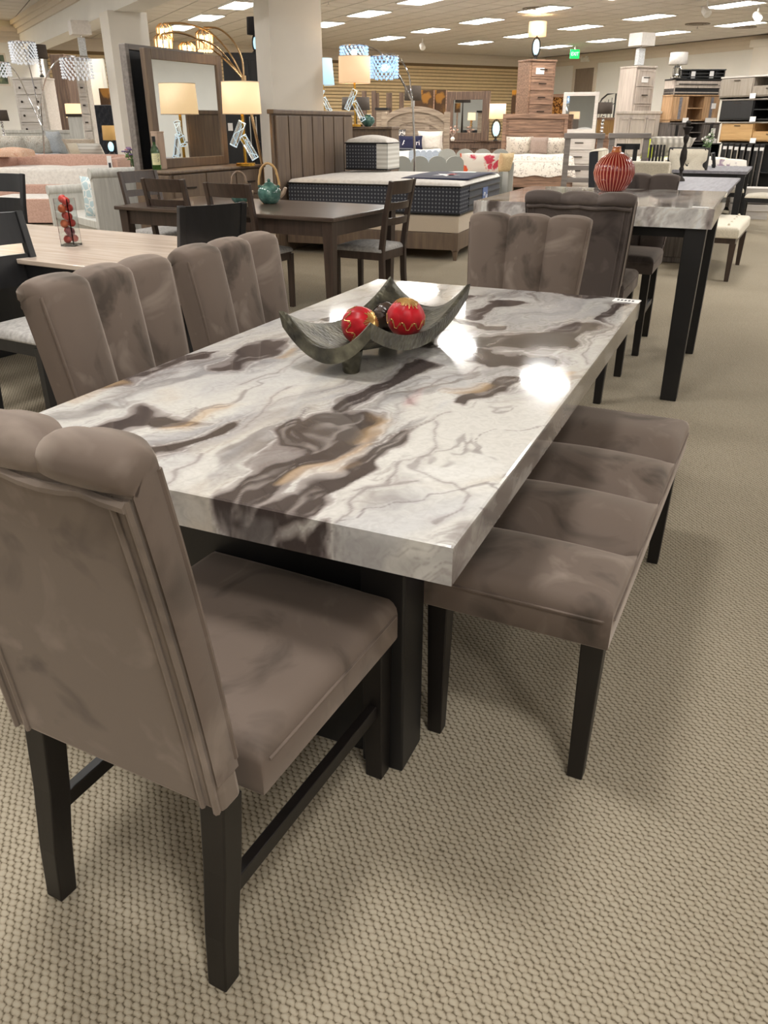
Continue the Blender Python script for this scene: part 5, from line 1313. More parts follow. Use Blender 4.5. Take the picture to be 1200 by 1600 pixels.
for k_ in range(14): m.octa((rng.uniform(-.13, .13), rng.uniform(-.06, .06), rng.uniform(.2, .36)), .03)
mk('blossoms', m, PINKF, fl, kind='stuff')
lamp('lit cream lamp with blue glass oval body on the rustic dresser', 776, 23.9, H_+.002, 186, 162, 28, 27, LIT, 'orb', BRONZE, bw_=11, lit=8)

# scalloped grey daybed pair
t = thing('upholstered_bed', 'grey velvet scalloped low bed behind the dotted mattress', 'bed', at(712, 15.6), 0)
k = sc(15.6); 
mk('footboard', MB().prism([(x-.47, z) for x, z in scallop(112*k, .85, 4)], -.10, .02), GREYVELVET, t, bevel=.03, seg=3, smooth=True)
hbm = MB().prism(scallop(112*sc(17.4), .92, 4), -.06, .06); h_ = mk('headboard', hbm, GREYVELVET, t, bevel=.03, seg=3, smooth=True); h_.location = (.52, 1.7, 0); h_.rotation_euler = (0, 0, -.12)
mk('side_board', MB().b2((-1.05, 0, .1), (-.95, 1.7, .62)), GREYVELVET, t, bevel=.03); mk('mattress', MB().pad(1.75, 1.6, .2, .52, .02, .05, (-.05, .84)), WHITEF, t, smooth=True)
mk('end_panel', MB().b2((1.10, .75, 0), (1.20, 1.66, .72)), GREYVELVET, t, bevel=.03)
t2_ = thing('scalloped_board', 'pale blue-grey scalloped board standing behind the grey scalloped bed', 'headboard', at(672, 17.9), 0)
mk('panel', MB().prism(scallop(66*sc(17.9), .88, 7), -.05, .05), fabric('pale_blue_velvet', 'a9b4c4', 'c2cbd8', 40), t2_, bevel=.02, smooth=True)
pillow('white pillow with red and orange flowers leaning on the grey scalloped bed', (at(752, 16.15)+Vector((0, 0, .54))), 186, .74, .40, .2, REDFLORAL, -.55)
pillow('tan pillow at the right end of the grey scalloped bed', (at(790, 16.35)+Vector((0, 0, .54))), 150, .34, .36, .16, fabric('tan_fabric', 'bfa67e', 'd2bb94', 50), -.3)

# brown bed with floral spread
bb = at(836, 20.5); AZC = 184; bcb = bb+dirv(AZC)*1.1
bed('rustic brown plank bed with floral spread, beneath the tall brown chest', bcb, AZC, 1.34, 2.15, 1.56, 'plank', RUSTIC, FLORAL, mh=.70, fh=.42, drop=.34)
pillow('floral pillow on the left of the brown plank bed', onbed(bcb, AZC, .38, -.72, .72), AZC, .62, .44, .2, FLORAL, -.5)
pillow('floral pillow on the right of the brown plank bed', onbed(bcb, AZC, -.42, -.72, .72), AZC, .55, .42, .2, FLORAL, -.5)
pillow('square mauve pillow in the middle of the brown plank bed', onbed(bcb, AZC, -.06, -.5, .72), AZC, .40, .40, .16, MAUVEF, -.3)
c3, W_, H_ = chest('tall rustic brown chest of drawers below the lamp that nears the ceiling', 824, 868, 93, 21.0, 158, 7, RUSTIC, dep=.55, dh=.29)
mk('price_card', MB().b2((-.02, .29, H_-.30), (.2, .296, H_-.17)), PAPER, c3)
lamp('lit cream lamp with blue glass body on the tall brown chest', 839, 21.2, H_+.002, 57, 34, 28, 27, LIT, 'orb', BRONZE, bw_=10, lit=10)
# white mirror, black metal headboards, lamps
wm = at(906, 20.6); k = sc(20.6)
wdr, W_, H_ = chest('low white dresser beneath the white-framed mirror', 884, 930, 208, 20.4, 196, 3, WHITEWOOD, name='dresser', cat='dresser', dh=.3)
mirror('mirror', 'white-framed mirror right of the brown plank bed', at(904, 20.75), 200, 54*k, D(600, 144, 20.75).z-H_-.0, H_+.002, .08, WHITEWOOD, .06)
mh_ = thing('metal_headboard', 'black curved metal headboard behind the white mirror', 'headboard', at(944, 21.6), 190); k = sc(21.6); hz = D(600, 146, 21.6).z
m = MB(); m.tube([(-.2, 0, 0), (-.2, 0, hz), (.0, 0, hz-.02), (.12, 0, hz-.12), (.2, 0, hz-.28), (.2, 0, 0)], .02, 6); mk('frame', m, BLACK, mh_, smooth=True)
m = MB()
for i in range(5): m.tube([(-.2+.08*i, 0, .6), (-.2+.08*i, 0, hz-.05-.04*i)], .009, 5)
m.tube([(-.2, 0, hz-.2), (0, 0, hz-.35), (.2, 0, hz-.35)], .01, 5); mk('spindle', m, BLACK, mh_, kind='stuff')
lamp('dark lamp with mirrored ball stem right of the white mirror', 943, 20.7, D(600, 211, 20.7).z, 178, 160, 26, 25, DARKSHADE, 'balls', CHROME)
sd = thing('side_cabinet', 'brown cabinet carrying the mirrored ball lamp', 'cabinet', at(945, 20.75), 186); hz = D(600, 211, 20.7).z
mk('carcass', MB().b2((-.19, -.2, 0), (.19, .2, hz-.03)), RUSTIC, sd, bevel=.005); mk('top', MB().b2((-.21, -.22, hz-.03), (.21, .22, hz-.001)), RUSTIC, sd)
bx = thing('storage_screen', 'brown gold wooden panel behind the mirrored ball lamp', 'panel', at(947, 21.3), 186)
mk('panel', MB().b2((-.22, -.03, 0), (.22, .03, 1.45)), wood('gold_brown_wood', '8a6a3e', 'a98652', axis=2), bx); mk('cap', MB().b2((-.24, -.05, 1.45), (.24, .05, 1.5)), RUSTIC, bx)
am_ = thing('wood_mosaic', 'amber wood-slice panel beside the tall brown chest', 'panel', at(873, 21.9), 190); mk('panel', MB().b2((-.22, -.02, 0), (.22, .02, 1.95)), patterned('wood_slices', 'scribble', 'a8783e', '4a2e18', None, 9), am_); mk('rail', MB().b2((-.25, -.03, 1.95), (.4, .03, 2.02)), RUSTIC, am_)
# linen grey tall chest + headboard
c4, W_, H_ = chest('tall linen grey chest of drawers under the square white lamp', 988, 1024, 103, 19.2, 152.5, 7, LINENWOOD, dep=.52, dh=.33)
mk('price_card', MB().b2((-.05, .275, H_-.31), (.13, .282, H_-.2)), PAPER, c4)
lamp('white box-shade lamp with cracked-ice column on the linen grey chest', 1002, 19.4, H_+.002, 72, 52, 28, 28, WHITESHADE, 'block', CHROME, square=True, bw_=12)
hb4 = at(996, 18.2)
bed('linen white panel bed with lime and purple bedding at the right', hb4+dirv(176)*1.08, 176, .82, 2.1, 1.60, 'panel', LINENWOOD, COLOURS, mh=.70)
pillow('lime green pillow on the linen panel bed', hb4+Vector((.25, -.42, .72)), 176, .34, .40, .14, LIMEF, -.35)
# plaid bed
pb = at(1040, 15.9)
bed('low bed with grey plaid cover and bright bedding behind the beige chairs', pb+dirv(176)*1.0, 176, 1.35, 2.0, .78, 'plainhb', GREYWOOD, COLOURS, mh=.80, drop=.3)
pillow('grey plaid pillow on the low bright bed', at(1048, 15.6)+Vector((0, 0, .83)), 180, .8, .42, .24, PLAID, -.7)
pillow('small lime pillow on the low bright bed', at(1016, 14.9)+Vector((0, 0, .83)), 180, .2, .2, .1, LIMEF, -.4)
bk = thing('slat_rack', 'small black slatted rack standing before the bright bedding', 'rack', at(1032, 12.3), 10); hz = D(600, 226, 12.3).z
for i in range(5): mk('slat', MB().b2((-.10+.045*i, -.04, 0), (-.075+.045*i, .04, hz-.0)), BLACK, bk)
mk('base', MB().b2((-.13, -.06, 0), (.13, .06, .05)), BLACK, bk)
# TV stands in two stacks
def tvstand(lab, xl, xr, y0, y1, Y, az, style, dep=.42, zlow=None):
    k = sc(Y, (y0+y1)/2); W = (xr-xl)*k/max(.4, abs(cos(R_(az-180)))); z0 = D(600, y0, Y).z if zlow is None else zlow; z1 = D(600, y1, Y).z; H = z1-z0
    q = at((xl+xr)/2, Y, z0, (y0+y1)/2)-dirv(az)*dep/2; t = thing('tv_stand', lab, 'tv stand', q, az, None)
    mats = {'hutch': BLACKWOOD, 'grey': LINENWOOD, 'oak': OAK, 'dark': DKASH, 'taupe': TAUPEW, 'black': BLACKWOOD, 'honey': HONEY, 'plinth': BLACKWOOD}[style]; P_ = .02
    c = MB(); f = dep/2
    c.b2((-W/2, -f, 0), (W/2, -f+.02, H)); c.b2((-W/2, -f, 0), (-W/2+P_, f-.02, H)); c.b2((W/2-P_, -f, 0), (W/2, f-.02, H)); c.b2((-W/2, -f, .03), (W/2, f-.02, .03+P_))
    mk('carcass', c, mats, t); mk('top', MB().b2((-W/2-.01, -f, H-.025), (W/2+.01, f, H)), WHITEWOOD if style in ('taupe', 'black', 'honey') else BLACKWOOD if style in ('grey',) else mats, t, bevel=.003)
    if style in ('oak', 'dark', 'taupe', 'black', 'honey'):
        for sx in (-1, 1):
            d = mk('door', MB().b2((sx*W/2*.66-W*.155, f-.03, .05), (sx*W/2*.66+W*.155, f-.005, H-.035)), mats, t, bevel=.003)
            if style in ('oak', 'dark'): mk('stripe', MB().b2((sx*W/2*.66-.03, f-.006, .06), (sx*W/2*.66+.03, f+.002, H-.045)), GREYTOP if style == 'oak' else BLACKWOOD, d)
            else: mk('handle', MB().bar((sx*W/2*.66-.07, f+.006, H-.07), (sx*W/2*.66+.07, f+.006, H-.07), .012), BRONZE, d)
        for sx in (-1, 1): mk('divider', MB().b2((sx*W*.17-.01, -f+.02, .05), (sx*W*.17+.01, f-.02, H-.03)), mats, t)
        mk('shelf', MB().b2((-W*.17, -f+.02, H*.5), (W*.17, f-.03, H*.5+.018)), mats, t)
        if style in ('taupe', 'honey'):
            d = mk('drawer', MB().b2((-W*.165, f-.03, .05), (W*.165, f-.006, H*.5)), mats, t, bevel=.003); mk('handle', MB().bar((-.08, f+.004, H*.42), (.08, f+.004, H*.42), .012), BRONZE, d)
        tz_ = H*.62
        tag_ = mk('price_tag', MB().b2((-W*.42, f-.002, tz_-.06), (-W*.42+.10, f+.003, tz_+.04)), PAPER, t)
        for a_ in (-.47, -.36, .12): mk('price_card', MB().b2((a_*W, f+.004, .0), (a_*W+.13, f+.010, .085)), PAPER, t)
    elif style == 'grey':
        for sx in (-1, 1): mk('drawer', MB().b2((sx*W*.245-W*.24, f-.03, .12), (sx*W*.245+W*.24, f-.005, H*.56)), mats, t, bevel=.003)
        mk('drawer', MB().b2((-W*.48, f-.03, H*.58), (W*.48, f-.005, H-.04)), mats, t, bevel=.003); mk('light_bar', MB().b2((-W*.42, f-.004, H*.62), (W*.42, f+.004, H*.68)), BLACK, t)
        mk('plinth', MB().b2((-W/2, -f, 0), (W/2, f-.03, .11)), BLACKWOOD, t)
    elif style in ('hutch', 'plinth'):
        mk('shelf', MB().b2((-W/2+.02, -f+.02, H*.5), (W/2-.02, f-.03, H*.5+.018)), mats, t)
        for sx in (-.3, .3): mk('divider', MB().b2((sx*W-.008, -f+.02, .05), (sx*W+.008, f-.04, H-.03)), mats, t)
        for sx in (-.2, .22) if style == 'hutch' else (): mk('card', MB().b2((sx*W-.04, f-.03, H*.1), (sx*W+.04, f-.024, H*.8)), PAPER, t)
    return t
Ys = 18.0
tvstand('black open TV stand at the bottom of the left stack', 1040, 1128, 246, 224, Ys, 168, 'plinth', zlow=0.0)
z = D(600, 224, Ys).z
tvstand('dark ash TV stand under the oak one in the left stack', 1040, 1127, 224, 191.5, Ys, 168, 'dark', zlow=z)
z = D(600, 191.5, Ys).z
tvstand('two-tone oak TV stand with grey door stripes in the left stack', 1047, 1127, 190, 148, Ys, 168, 'oak', zlow=z)
z = D(600, 148, Ys).z
gs = tvstand('linen grey TV stand with black base on the oak one', 1052, 1130, 148, 123, Ys, 168, 'grey', zlow=z)
z = D(600, 123, Ys).z
tvstand('black two-cubby hutch topping the left stack of TV stands', 1066, 1132, 123, 108, Ys+.12, 186, 'hutch', zlow=z, dep=.2)
lamp('white drum lamp with clear glass body on the left TV stand stack', 1059, Ys-.08, z+.001, 101, 82, 28, 26, WHITESHADE, 'glass', CHROME, bw_=14)
Yr = 16.3; AZR = RAZ+270
LBX = [('black open TV stand standing at the right below the honey oak one', 'plinth', 262, 224), ('honey oak TV stand with open niche in the right stack', 'honey', 224, 190), ('black TV stand with white top in the right stack', 'black', 190, 153), ('taupe TV stand with open niche topping the right stack', 'taupe', 153, 116)]
zl = 0
for lab, st_, y0, y1 in LBX:
    z1 = D(600, y1, Yr).z; g_ = .1 if st_ != 'plinth' else 0
    H = z1-zl
    t = tvstand(lab, 1158, 1249, y0, y1, Yr, AZR, st_, zlow=zl)
    for sx in (-.32, -.12, .2):
        if st_ in ('black', 'taupe', 'honey'): pass
    zl = z1
# white sample cards on the stands
for lab, xp, yp, Y_, w_, h_ in (('white sample board at the left under the black-based taupe TV stand', 1133, 151, 16.2, .1, .12),):
    pass
# dark boards standing in a row at the right
for i, (xp, yp) in enumerate(((1140, 224), (1149, 224), (1158, 225), (1168, 225), (1178, 226), (1189, 226), (1198, 226))):
    Y = 15.3-.12*i; t = thing('bed_rail_board', 'black upright board, %s from the left in the row at the right edge' % ORD[i], 'board', at(xp, Y), 205, 'black boards standing in a row at the right')
    h = D(600, yp, Y).z; mk('board', MB().b2((-.035, -.16, 0), (.035, .16, h)), BLACK, t, bevel=.003); mk('edge', MB().b2((-.036, .161, .05), (-.018, .166, h-.04)), TRIMP if i in (1, 2) else GREYWOOD, t)
    mk('tag', MB().b2((-.03, .166, h-.09), (.03, .17, h-.04)), PAPER, t)
# ------------------------------------------------------------------ grey frames beyond the tall table
for xl, xr, yt, Y, lab in ((886, 944, 208, 12.2, 'grey wooden open display frame left of the red vase'), (956, 1016, 208, 12.8, 'grey wooden open display frame behind the red vase')):
    k = sc(Y); W = (xr-xl)*k; H = D(600, yt, Y).z; t = thing('display_frame', lab, 'frame', at((xl+xr)/2, Y), 192, 'grey open display frames')
    for sx in (-1, 1): mk('post', MB().b2((sx*(W/2-.035)-.04, -.05, 0), (sx*(W/2-.035)+.04, .05, H-.06)), GREYWOOD, t, bevel=.004)
    mk('top', MB().b2((-W/2-.02, -.07, H-.07), (W/2+.02, .07, H)), GREYWOOD, t, bevel=.005)
    for z in (.62, .78): mk('rail', MB().b2((-W/2+.07, -.04, z-.0), (W/2-.07, .04, z+.06)), GREYWOOD, t)
    if xl > 900:
        for sx in (-.2, .12): mk('inner_post', MB().b2((sx*W-.03, -.12, 0), (sx*W+.03, -.04, H-.16)), BLACKWOOD, t)
        mk('inner_rail', MB().b2((-.3*W, -.12, H-.22), (.3*W, -.04, H-.14)), BLACKWOOD, t)
# grey table T5
K5 = P(1136, 300, .76); d5, r5 = dirv(25), dirv(115); W5, L5 = 1.05, 2.5
t5 = thing('dining_table', 'grey wooden dining table carrying the dark candlestick', 'table', flat(K5-r5*W5/2+d5*L5/2), 25)
mk('tabletop', MB().b2((-W5/2, -L5/2, .73), (W5/2, L5/2, .76)), GREYTOP, t5, bevel=.006)
mk('apron', MB().b2((-W5/2+.05, -L5/2+.05, .64), (W5/2-.05, L5/2-.05, .728)), DKASH, t5)
for sy in (-1, 1):
    mk('pedestal', MB().b2((-.16, sy*(L5/2-.42)-.11, .06), (.16, sy*(L5/2-.42)+.11, .65)), DKASH, t5, bevel=.01); mk('foot', MB().b2((-.36, sy*(L5/2-.42)-.09, 0), (.36, sy*(L5/2-.42)+.09, .07)), DKASH, t5, bevel=.01)
q = P(1062, 283, .76); cs = thing('candlestick', 'tall dark carved candlestick on the grey wooden table', 'candlestick', q, 0)
h = .66
mk('shaft', MB().lathe([(.058, 0), (.055, .02), (.026, .05), (.016, .1), (.03, .13), (.018, .16), (.04, .24), (.036, .32), (.014, .40), (.026, .43), (.034, .47), (.02, .50), (.038, .545), (.042, .55)], n=16), IRON, cs, smooth=True)
mk('cup', MB().lathe([(.045, .55), (.06, .575), (.05, .58)], n=16), IRON, cs, smooth=True); mk('finial', MB().sphere((0, 0, .62), .03), IRON, cs, smooth=True)
# parsons chairs
def parsons(name, lab, loc, az, back, side, legm, group=None, top=1.06, w=.5, seat=.5, tuft=False, chan=0, wing=0):
    t = thing(name, lab, 'chair', loc, az, group)
    b_ = mk('backrest', MB().b2((-w/2, -.03, seat-.14), (w/2, .06, top)), side, t, bevel=.015, seg=3, smooth=True); b_.rotation_euler = (.08, 0, 0); b_.location = (0, .03, 0)
    if chan:
        for k in range(chan):
            x0 = -w/2+w*k/chan; mk('channel', MB().grid(lambda u, v, x0=x0: Vector((x0+w/chan*u, .06+.035*(1-abs(2*u-1)**3), seat+(top-seat+.0)*v)), 8, 3), back, b_, smooth=True)
            mk('channel_top', MB().grid(lambda u, v, x0=x0: Vector((x0+w/chan*u, .06-.09*v+.035*(1-abs(2*u-1)**3)*(1-v), top+.02*(1-abs(2*u-1)**3)*sin(pi*min(1, v+.0))+.004)), 8, 3), back, b_, smooth=True)
    else:
        def fn(u, v):
            x, z = -w/2+.015+(w-.03)*u, seat+(top-seat-.015)*v; e = min(1, min(u, 1-u)*9, min(v, 1-v)*9); y = .058+.028*e
            if tuft:
                for bx_, bz_ in ((.5, .62), (.28, .3), (.72, .3), (.5, .02), (.06, .62), (.94, .62)):
                    y -= .030*math.exp(-(((u-bx_)*w)**2+((v-bz_)*(top-seat))**2)/.0016)
                for s_ in (1, -1):
                    for o_ in (0, 1):
                        dd = abs(s_*(u-.5)*.22*2.05+(v-.62)*.56-0-.0) if o_ == 0 else abs(s_*(u-.5)*.45+(v-.02)*.56)
                        y -= .010*math.exp(-(dd/.012)**2)
            return Vector((x, y, z))
        mk('back_cushion', MB().grid(fn, 26, 26), back, b_, smooth=True, ang=0)
        if tuft:
            for bx_, bz_ in ((.5, .62), (.28, .3), (.72, .3)): mk('button', MB().sphere((-w/2+w*bx_, .06, seat+(top-seat)*bz_), .012, 8, 5), back, b_, smooth=True)
    mk('seat', MB().pad(w, .48, seat-.13, seat-.01, .02, .03, (0, .30)), back, t, smooth=True, ang=60)
    for sx in (-1, 1):
        for y, l in ((-.0, -.05), (.49, 0)): mk('leg', MB().sweep([(sx*(w/2-.04), y+l, 0), (sx*(w/2-.04), y+.02, seat-.11)], [.03, .042], [.03, .042]), legm, t)
    return t
parsons('upholstered_chair', 'beige upholstered chair seen from behind at the near end of the grey table', (2.24, 7.62, 0), 22, CREAMF, CREAMF, ESPRESSO, 'beige upholstered chairs', top=1.08, w=.56)
parsons('upholstered_chair', 'beige channel-back chair with navy sides beside the grey display frame', (2.2, 8.75, 0), 112, CREAMF, NAVYSIDE, ESPRESSO, 'beige upholstered chairs', top=1.13, w=.54, chan=3)
parsons('upholstered_chair', 'beige button-tufted chair facing the camera at the far end of the grey table', at(1093, 12.1)+Vector((0, .25, 0)), 208, CREAMF, ESPRESSO, ESPRESSO, 'beige upholstered chairs', top=1.07, w=.56, tuft=True)
# tufted bench
b0, b1 = P(1134, 440), P(1156, 408); bd_ = (b1-b0).normalized(); baz = math.degrees(atan2(bd_.x, bd_.y)); br = dirv(baz+90); bl_ = 1.24
bt = thing('bench', 'cream tufted bench along the right side of the grey wooden table', 'bench', flat(b0-br*.17+bd_*(bl_/2-.05)), baz)
mk('seat', MB().pad(.42, bl_, .40, .50, .02, .035, (0, 0), nx=14, ny=20), CREAMF, bt, smooth=True)
for i in range(5):
    for x in (-.1, .1): mk('button', MB().sphere((x, -bl_/2+bl_*(i+.5)/5, .513), .013, 8, 5), CREAMF, bt, smooth=True)
mk('frame', MB().b2((-.19, -bl_/2+.03, .35), (.19, bl_/2-.03, .40)), WALNUT, bt)
for sx in (-1, 1):
    for sy in (-1, 1): mk('leg', MB().box((sx*.17, sy*(bl_/2-.06), .175), (.04, .04, .35), top=(.06, .06)), WALNUT, bt, bevel=.003)
# farther black table with grey top, cream-seat chairs, plant
K6 = P(1168, 268, .78); t6 = thing('dining_table', 'black dining table with pale grey top at the right edge', 'table', flat(K6-dirv(115)*.5+dirv(25)*.8, 0), 25)
mk('tabletop', MB().b2((-.5, -.8, .74), (.5, .8, .78)), GREYTOP, t6, bevel=.004)
for sx in (-1, 1):
    for sy in (-1, 1): mk('leg', MB().box((sx*.43, sy*.73, .37), (.08, .08, .74), top=(.1, .1)), BLACKWOOD, t6, bevel=.004)
mk('apron', MB().b2((-.44, -.74, .64), (.44, .74, .738)), BLACKWOOD, t6)
G6 = 'black chairs with cream seats around the grey-topped table'
c6 = ladder_chair('side_chair', 'black chair with cream seat cut by the right edge of the photo', Vector((5.50, 11.8, 0)), 296, G6, BLACKWOOD, CREAMF, slats=3)
dup(c6, at(1132, 13.0), 112, 'black ladder-back chair on the left side of the grey-topped table')
pl6 = thing('potted_plant', 'small white-flowering plant in a dark slim vase at the right', 'plant', flat(K6-dirv(115)*.62+dirv(25)*.75, .781), 0)
mk('vase', MB().lathe([(.035, 0), (.04, .02), (.03, .1), (.045, .2), (.04, .21)], n=14), BLACK, pl6, smooth=True)
m, l_, f_ = MB(), MB(), MB(); rng = random.Random(8)
for k in range(10):
    a = rng.uniform(0, 6.28); r = rng.uniform(.03, .11); h = rng.uniform(.32, .5); m.tube([(0, 0, .15), (r*.4*cos(a), r*.4*sin(a), .3), (r*cos(a), r*sin(a), h)], .005, 4)
    for j in range(3): q = Vector((r*.7*cos(a+j), r*.7*sin(a+j), h-.05*j)); l_.add([q+Vector((-.02, 0, 0)), q+Vector((0, .02, .015)), q+Vector((.03, 0, .03)), q+Vector((0, -.02, .01))], [(0, 1, 2, 3)])
    f_.octa((r*cos(a), r*sin(a), h), .022)
mk('stems', m, plain('stem_green', '4e6a3c', .6), pl6, kind='stuff'); mk('leaves', l_, plain('leaf_green', '6d8a52', .6), pl6, kind='stuff'); mk('blossoms', f_, WHITEP, pl6, kind='stuff')
wb2 = thing('storage_bench', 'low white slatted box at the right edge behind the cream seat', 'box', at(1195, 13.6), 200)
for k in range(3): mk('board', MB().b2((-.3, -.2, .12+.12*k), (.3, .2, .22+.12*k)), WHITEWOOD, wb2, bevel=.004)
mk('base', MB().b2((-.28, -.18, 0), (.28, .18, .12)), WHITEWOOD, wb2)

# ------------------------------------------------------------------ left side, from near to far
# whitewashed settee with panel arms
set_ = thing('settee', 'whitewashed wooden settee with tall rounded panel arms, left of the walnut table', 'settee', Vector((-3.29, 9.6, 0)), 232)
for x, hp_ in ((-.76, .90), (.76, .66)):
    m = MB().b2((x-.035, -.26, 0), (x+.035, .26, hp_)); a_ = mk('arm_panel', m, WHITEWASH, set_, bevel=.006)
    mk('arm_roll', MB().tube([(x, -.27, hp_+.01), (x, .27, hp_+.01)], .055, 14), WHITEWASH, a_, smooth=True)
mk('seat', MB().b2((-.73, -.22, .36), (.73, .24, .44)), WHITEWASH, set_, bevel=.006); mk('seat_front', MB().b2((-.73, .2, .05), (.73, .22, .36)), WHITEWASH, set_); mk('back', MB().b2((-.73, -.26, .05), (.73, -.22, .60)), WHITEWASH, set_, bevel=.004)
cu_ = mk('cushion', MB().cushion(.42, .42, .14, rx=.0), LATTICE, None, smooth=True, ang=0); q = set_.location+dirv(232)*.06-dirv(322)*.36
cu_.location = Vector((q.x, q.y, .445)); cu_.rotation_euler = (0, 0, -R_(195)); tag(cu_, 'pale blue lattice-print cushion standing in the whitewashed settee', 'cushion')
# flowers
ft = thing('side_table', 'small cream side table under the flower vase', 'table', at(203, 12.0), 10); zt_ = D(600, 266, 12.0).z
mk('top', MB().b2((-.17, -.17, zt_-.03), (.17, .17, zt_)), CREAMF, ft, bevel=.004)
for sx in (-1, 1):
    for sy in (-1, 1): mk('leg', MB().box((sx*.14, sy*.14, (zt_-.03)/2), (.03, .03, zt_-.03)), WHITEWASH, ft)
fv = thing('flower_vase', 'clear vase of purple and pink flowers by the left column', 'flowers', at(202, 12.0, zt_+.001), 0)
mk('vase', MB().lathe([(.045, 0), (.05, .005), (.055, .07), (.048, .13)], n=16), CLEARGLASS, fv, smooth=True)
rng = random.Random(2); st, lf = MB(), MB()
fl_ = {}
for k in range(16):
    a = rng.uniform(0, 6.28); r = rng.uniform(.02, .13); h = .2+rng.uniform(0, .14)-r*.4; q = (r*cos(a), r*sin(a)*.8, h); st.tube([(0, 0, .02), (q[0]*.4, q[1]*.4, .13), q], .004, 4)
    nm, cm = [('flower', plain('pink_petal', 'c98d9c', .7)), ('flower', plain('purple_petal', '6d5a88', .7)), ('flower', plain('lilac_petal', '9a86a8', .7))][k % 3]
    b_ = MB()
    for j in range(6): aa = j*pi/3; b_.sphere((q[0]+.02*cos(aa), q[1]+.02*sin(aa), q[2]), .016, 6, 4, (1, 1, .6))
    mk(nm, b_, cm, fv, smooth=True)
    for j in range(3): aa = rng.uniform(0, 6.28); c_ = Vector(q)*.7; lf.add([c_, c_+Vector((.04*cos(aa), .04*sin(aa), .02)), c_+Vector((.07*cos(aa+.3), .07*sin(aa+.3), .0))], [(0, 1, 2)])
mk('stems', st, plain('stem_green', '4e6a3c', .6), fv, kind='stuff'); mk('leaves', lf, plain('leaf_green', '6d8a52', .6), fv, kind='stuff')
# blush daybed with trundle
Yd = 14.2; dbx = at(88, Yd); AZP = 182
dy = thing('daybed', 'blush pink upholstered daybed with white mattress at the left', 'bed', dbx, AZP); Wd = 2.05
mk('back_board', MB().pad(Wd, .12, .2, .90, .01, .04, (0, -.52)), PINKF, dy, smooth=True)
for sx in (-1, 1): mk('arm', MB().pad(.14, 1.05, .05, .88, .01, .05, (sx*Wd/2, 0)), PINKF, dy, smooth=True)
mk('front_rail', MB().b2((-Wd/2+.05, .46, .28), (Wd/2-.05, .53, .50)), PINKF, dy, bevel=.02); mk('base_rail', MB().b2((-Wd/2+.05, -.45, .05), (Wd/2-.05, -.38, .5)), PINKF, dy)
mk('mattress', MB().pad(Wd-.14, .98, .40, .74, .015, .06, (0, .02), chan=2, axis=0, amp=.02), WHITEF, dy, smooth=True)
td = thing('trundle', 'blush pink trundle with white mattress pulled out before the daybed', 'trundle bed', at(70, 13.15), AZP)
mk('box', MB().b2((-.92, -.4, .03), (.92, .42, .25)), PINKF, td, bevel=.01); mk('front_board', MB().b2((-.95, .42, .02), (.95, .47, .36)), PINKF, td, bevel=.012); mk('mattress', MB().pad(1.8, .78, .24, .37, .01, .05), WHITEF, td, smooth=True)
tgp = thing('hang_tag', 'white strap tag on the right arm of the blush daybed', 'tag', at(163, Yd-.62, .62), AZP); mk('strap', MB().b2((-.035, -.006, -.3), (.035, .006, .30)), PAPER, tgp); mk('print', MB().b2((-.02, .006, .1), (.02, .008, .2)), INK, tgp)
pa = mk('throw', MB().pad(.5, .55, 0, .10, .04, .05, (0, 0)), PEACHF, None, smooth=True); pa.location = at(12, 14.2, .89); tag(pa, 'peach printed cover over the left end of the blush daybed', 'throw')
# bed with pale headboard
AZL = 184; hbl = at(58, 18.3); bcl = hbl+dirv(AZL)*1.02
bed('pale whitewashed bed with grey-blue bedding behind the blush daybed', bcl, AZL, 1.3, 2.0, D(600, 203, 18.3).z, 'plainhb', WHITEWASH, BLUEGREYF, mh=.78, drop=.3)
pillow('sprigged pillow on the left of the pale bed', onbed(bcl, AZL, .42, -.72, .80), AZL, .66, .42, .2, SPRIG, -.6)
pillow('sprigged pillow on the right of the pale bed', onbed(bcl, AZL, -.22, -.70, .80), AZL, .66, .42, .2, SPRIG, -.6)
pillow('blue-grey pillow leaning at the right of the pale bed', onbed(bcl, AZL, -.62, -.55, .80), AZL+25, .42, .46, .16, BLUEGREYF, -.3)
# second bed with cream pillows at the column
bq = at(121, 15.5); bed('bed with cream and grey bedding in front of the black tufted headboard', bq, 190, .60, .95, .84, 'plainhb', WHITEWASH, CREAMF, mh=.74, drop=.3)
pillow('taupe pillow at the head of the cream bed by the column', at(128, 15.75, .78), 190, .62, .42, .2, fabric('taupe_linen', 'b3a595', 'c6b9a9', 40), -.6)
pillow('cream fringed pillow in front on the cream bed by the column', at(126, 15.45, .78), 195, .5, .32, .2, CREAMF, -.5)
pillow('white striped pillow right on the cream bed by the column', at(142, 15.35, .78), 200, .5, .32, .2, WHITESTRIPE, -.5)
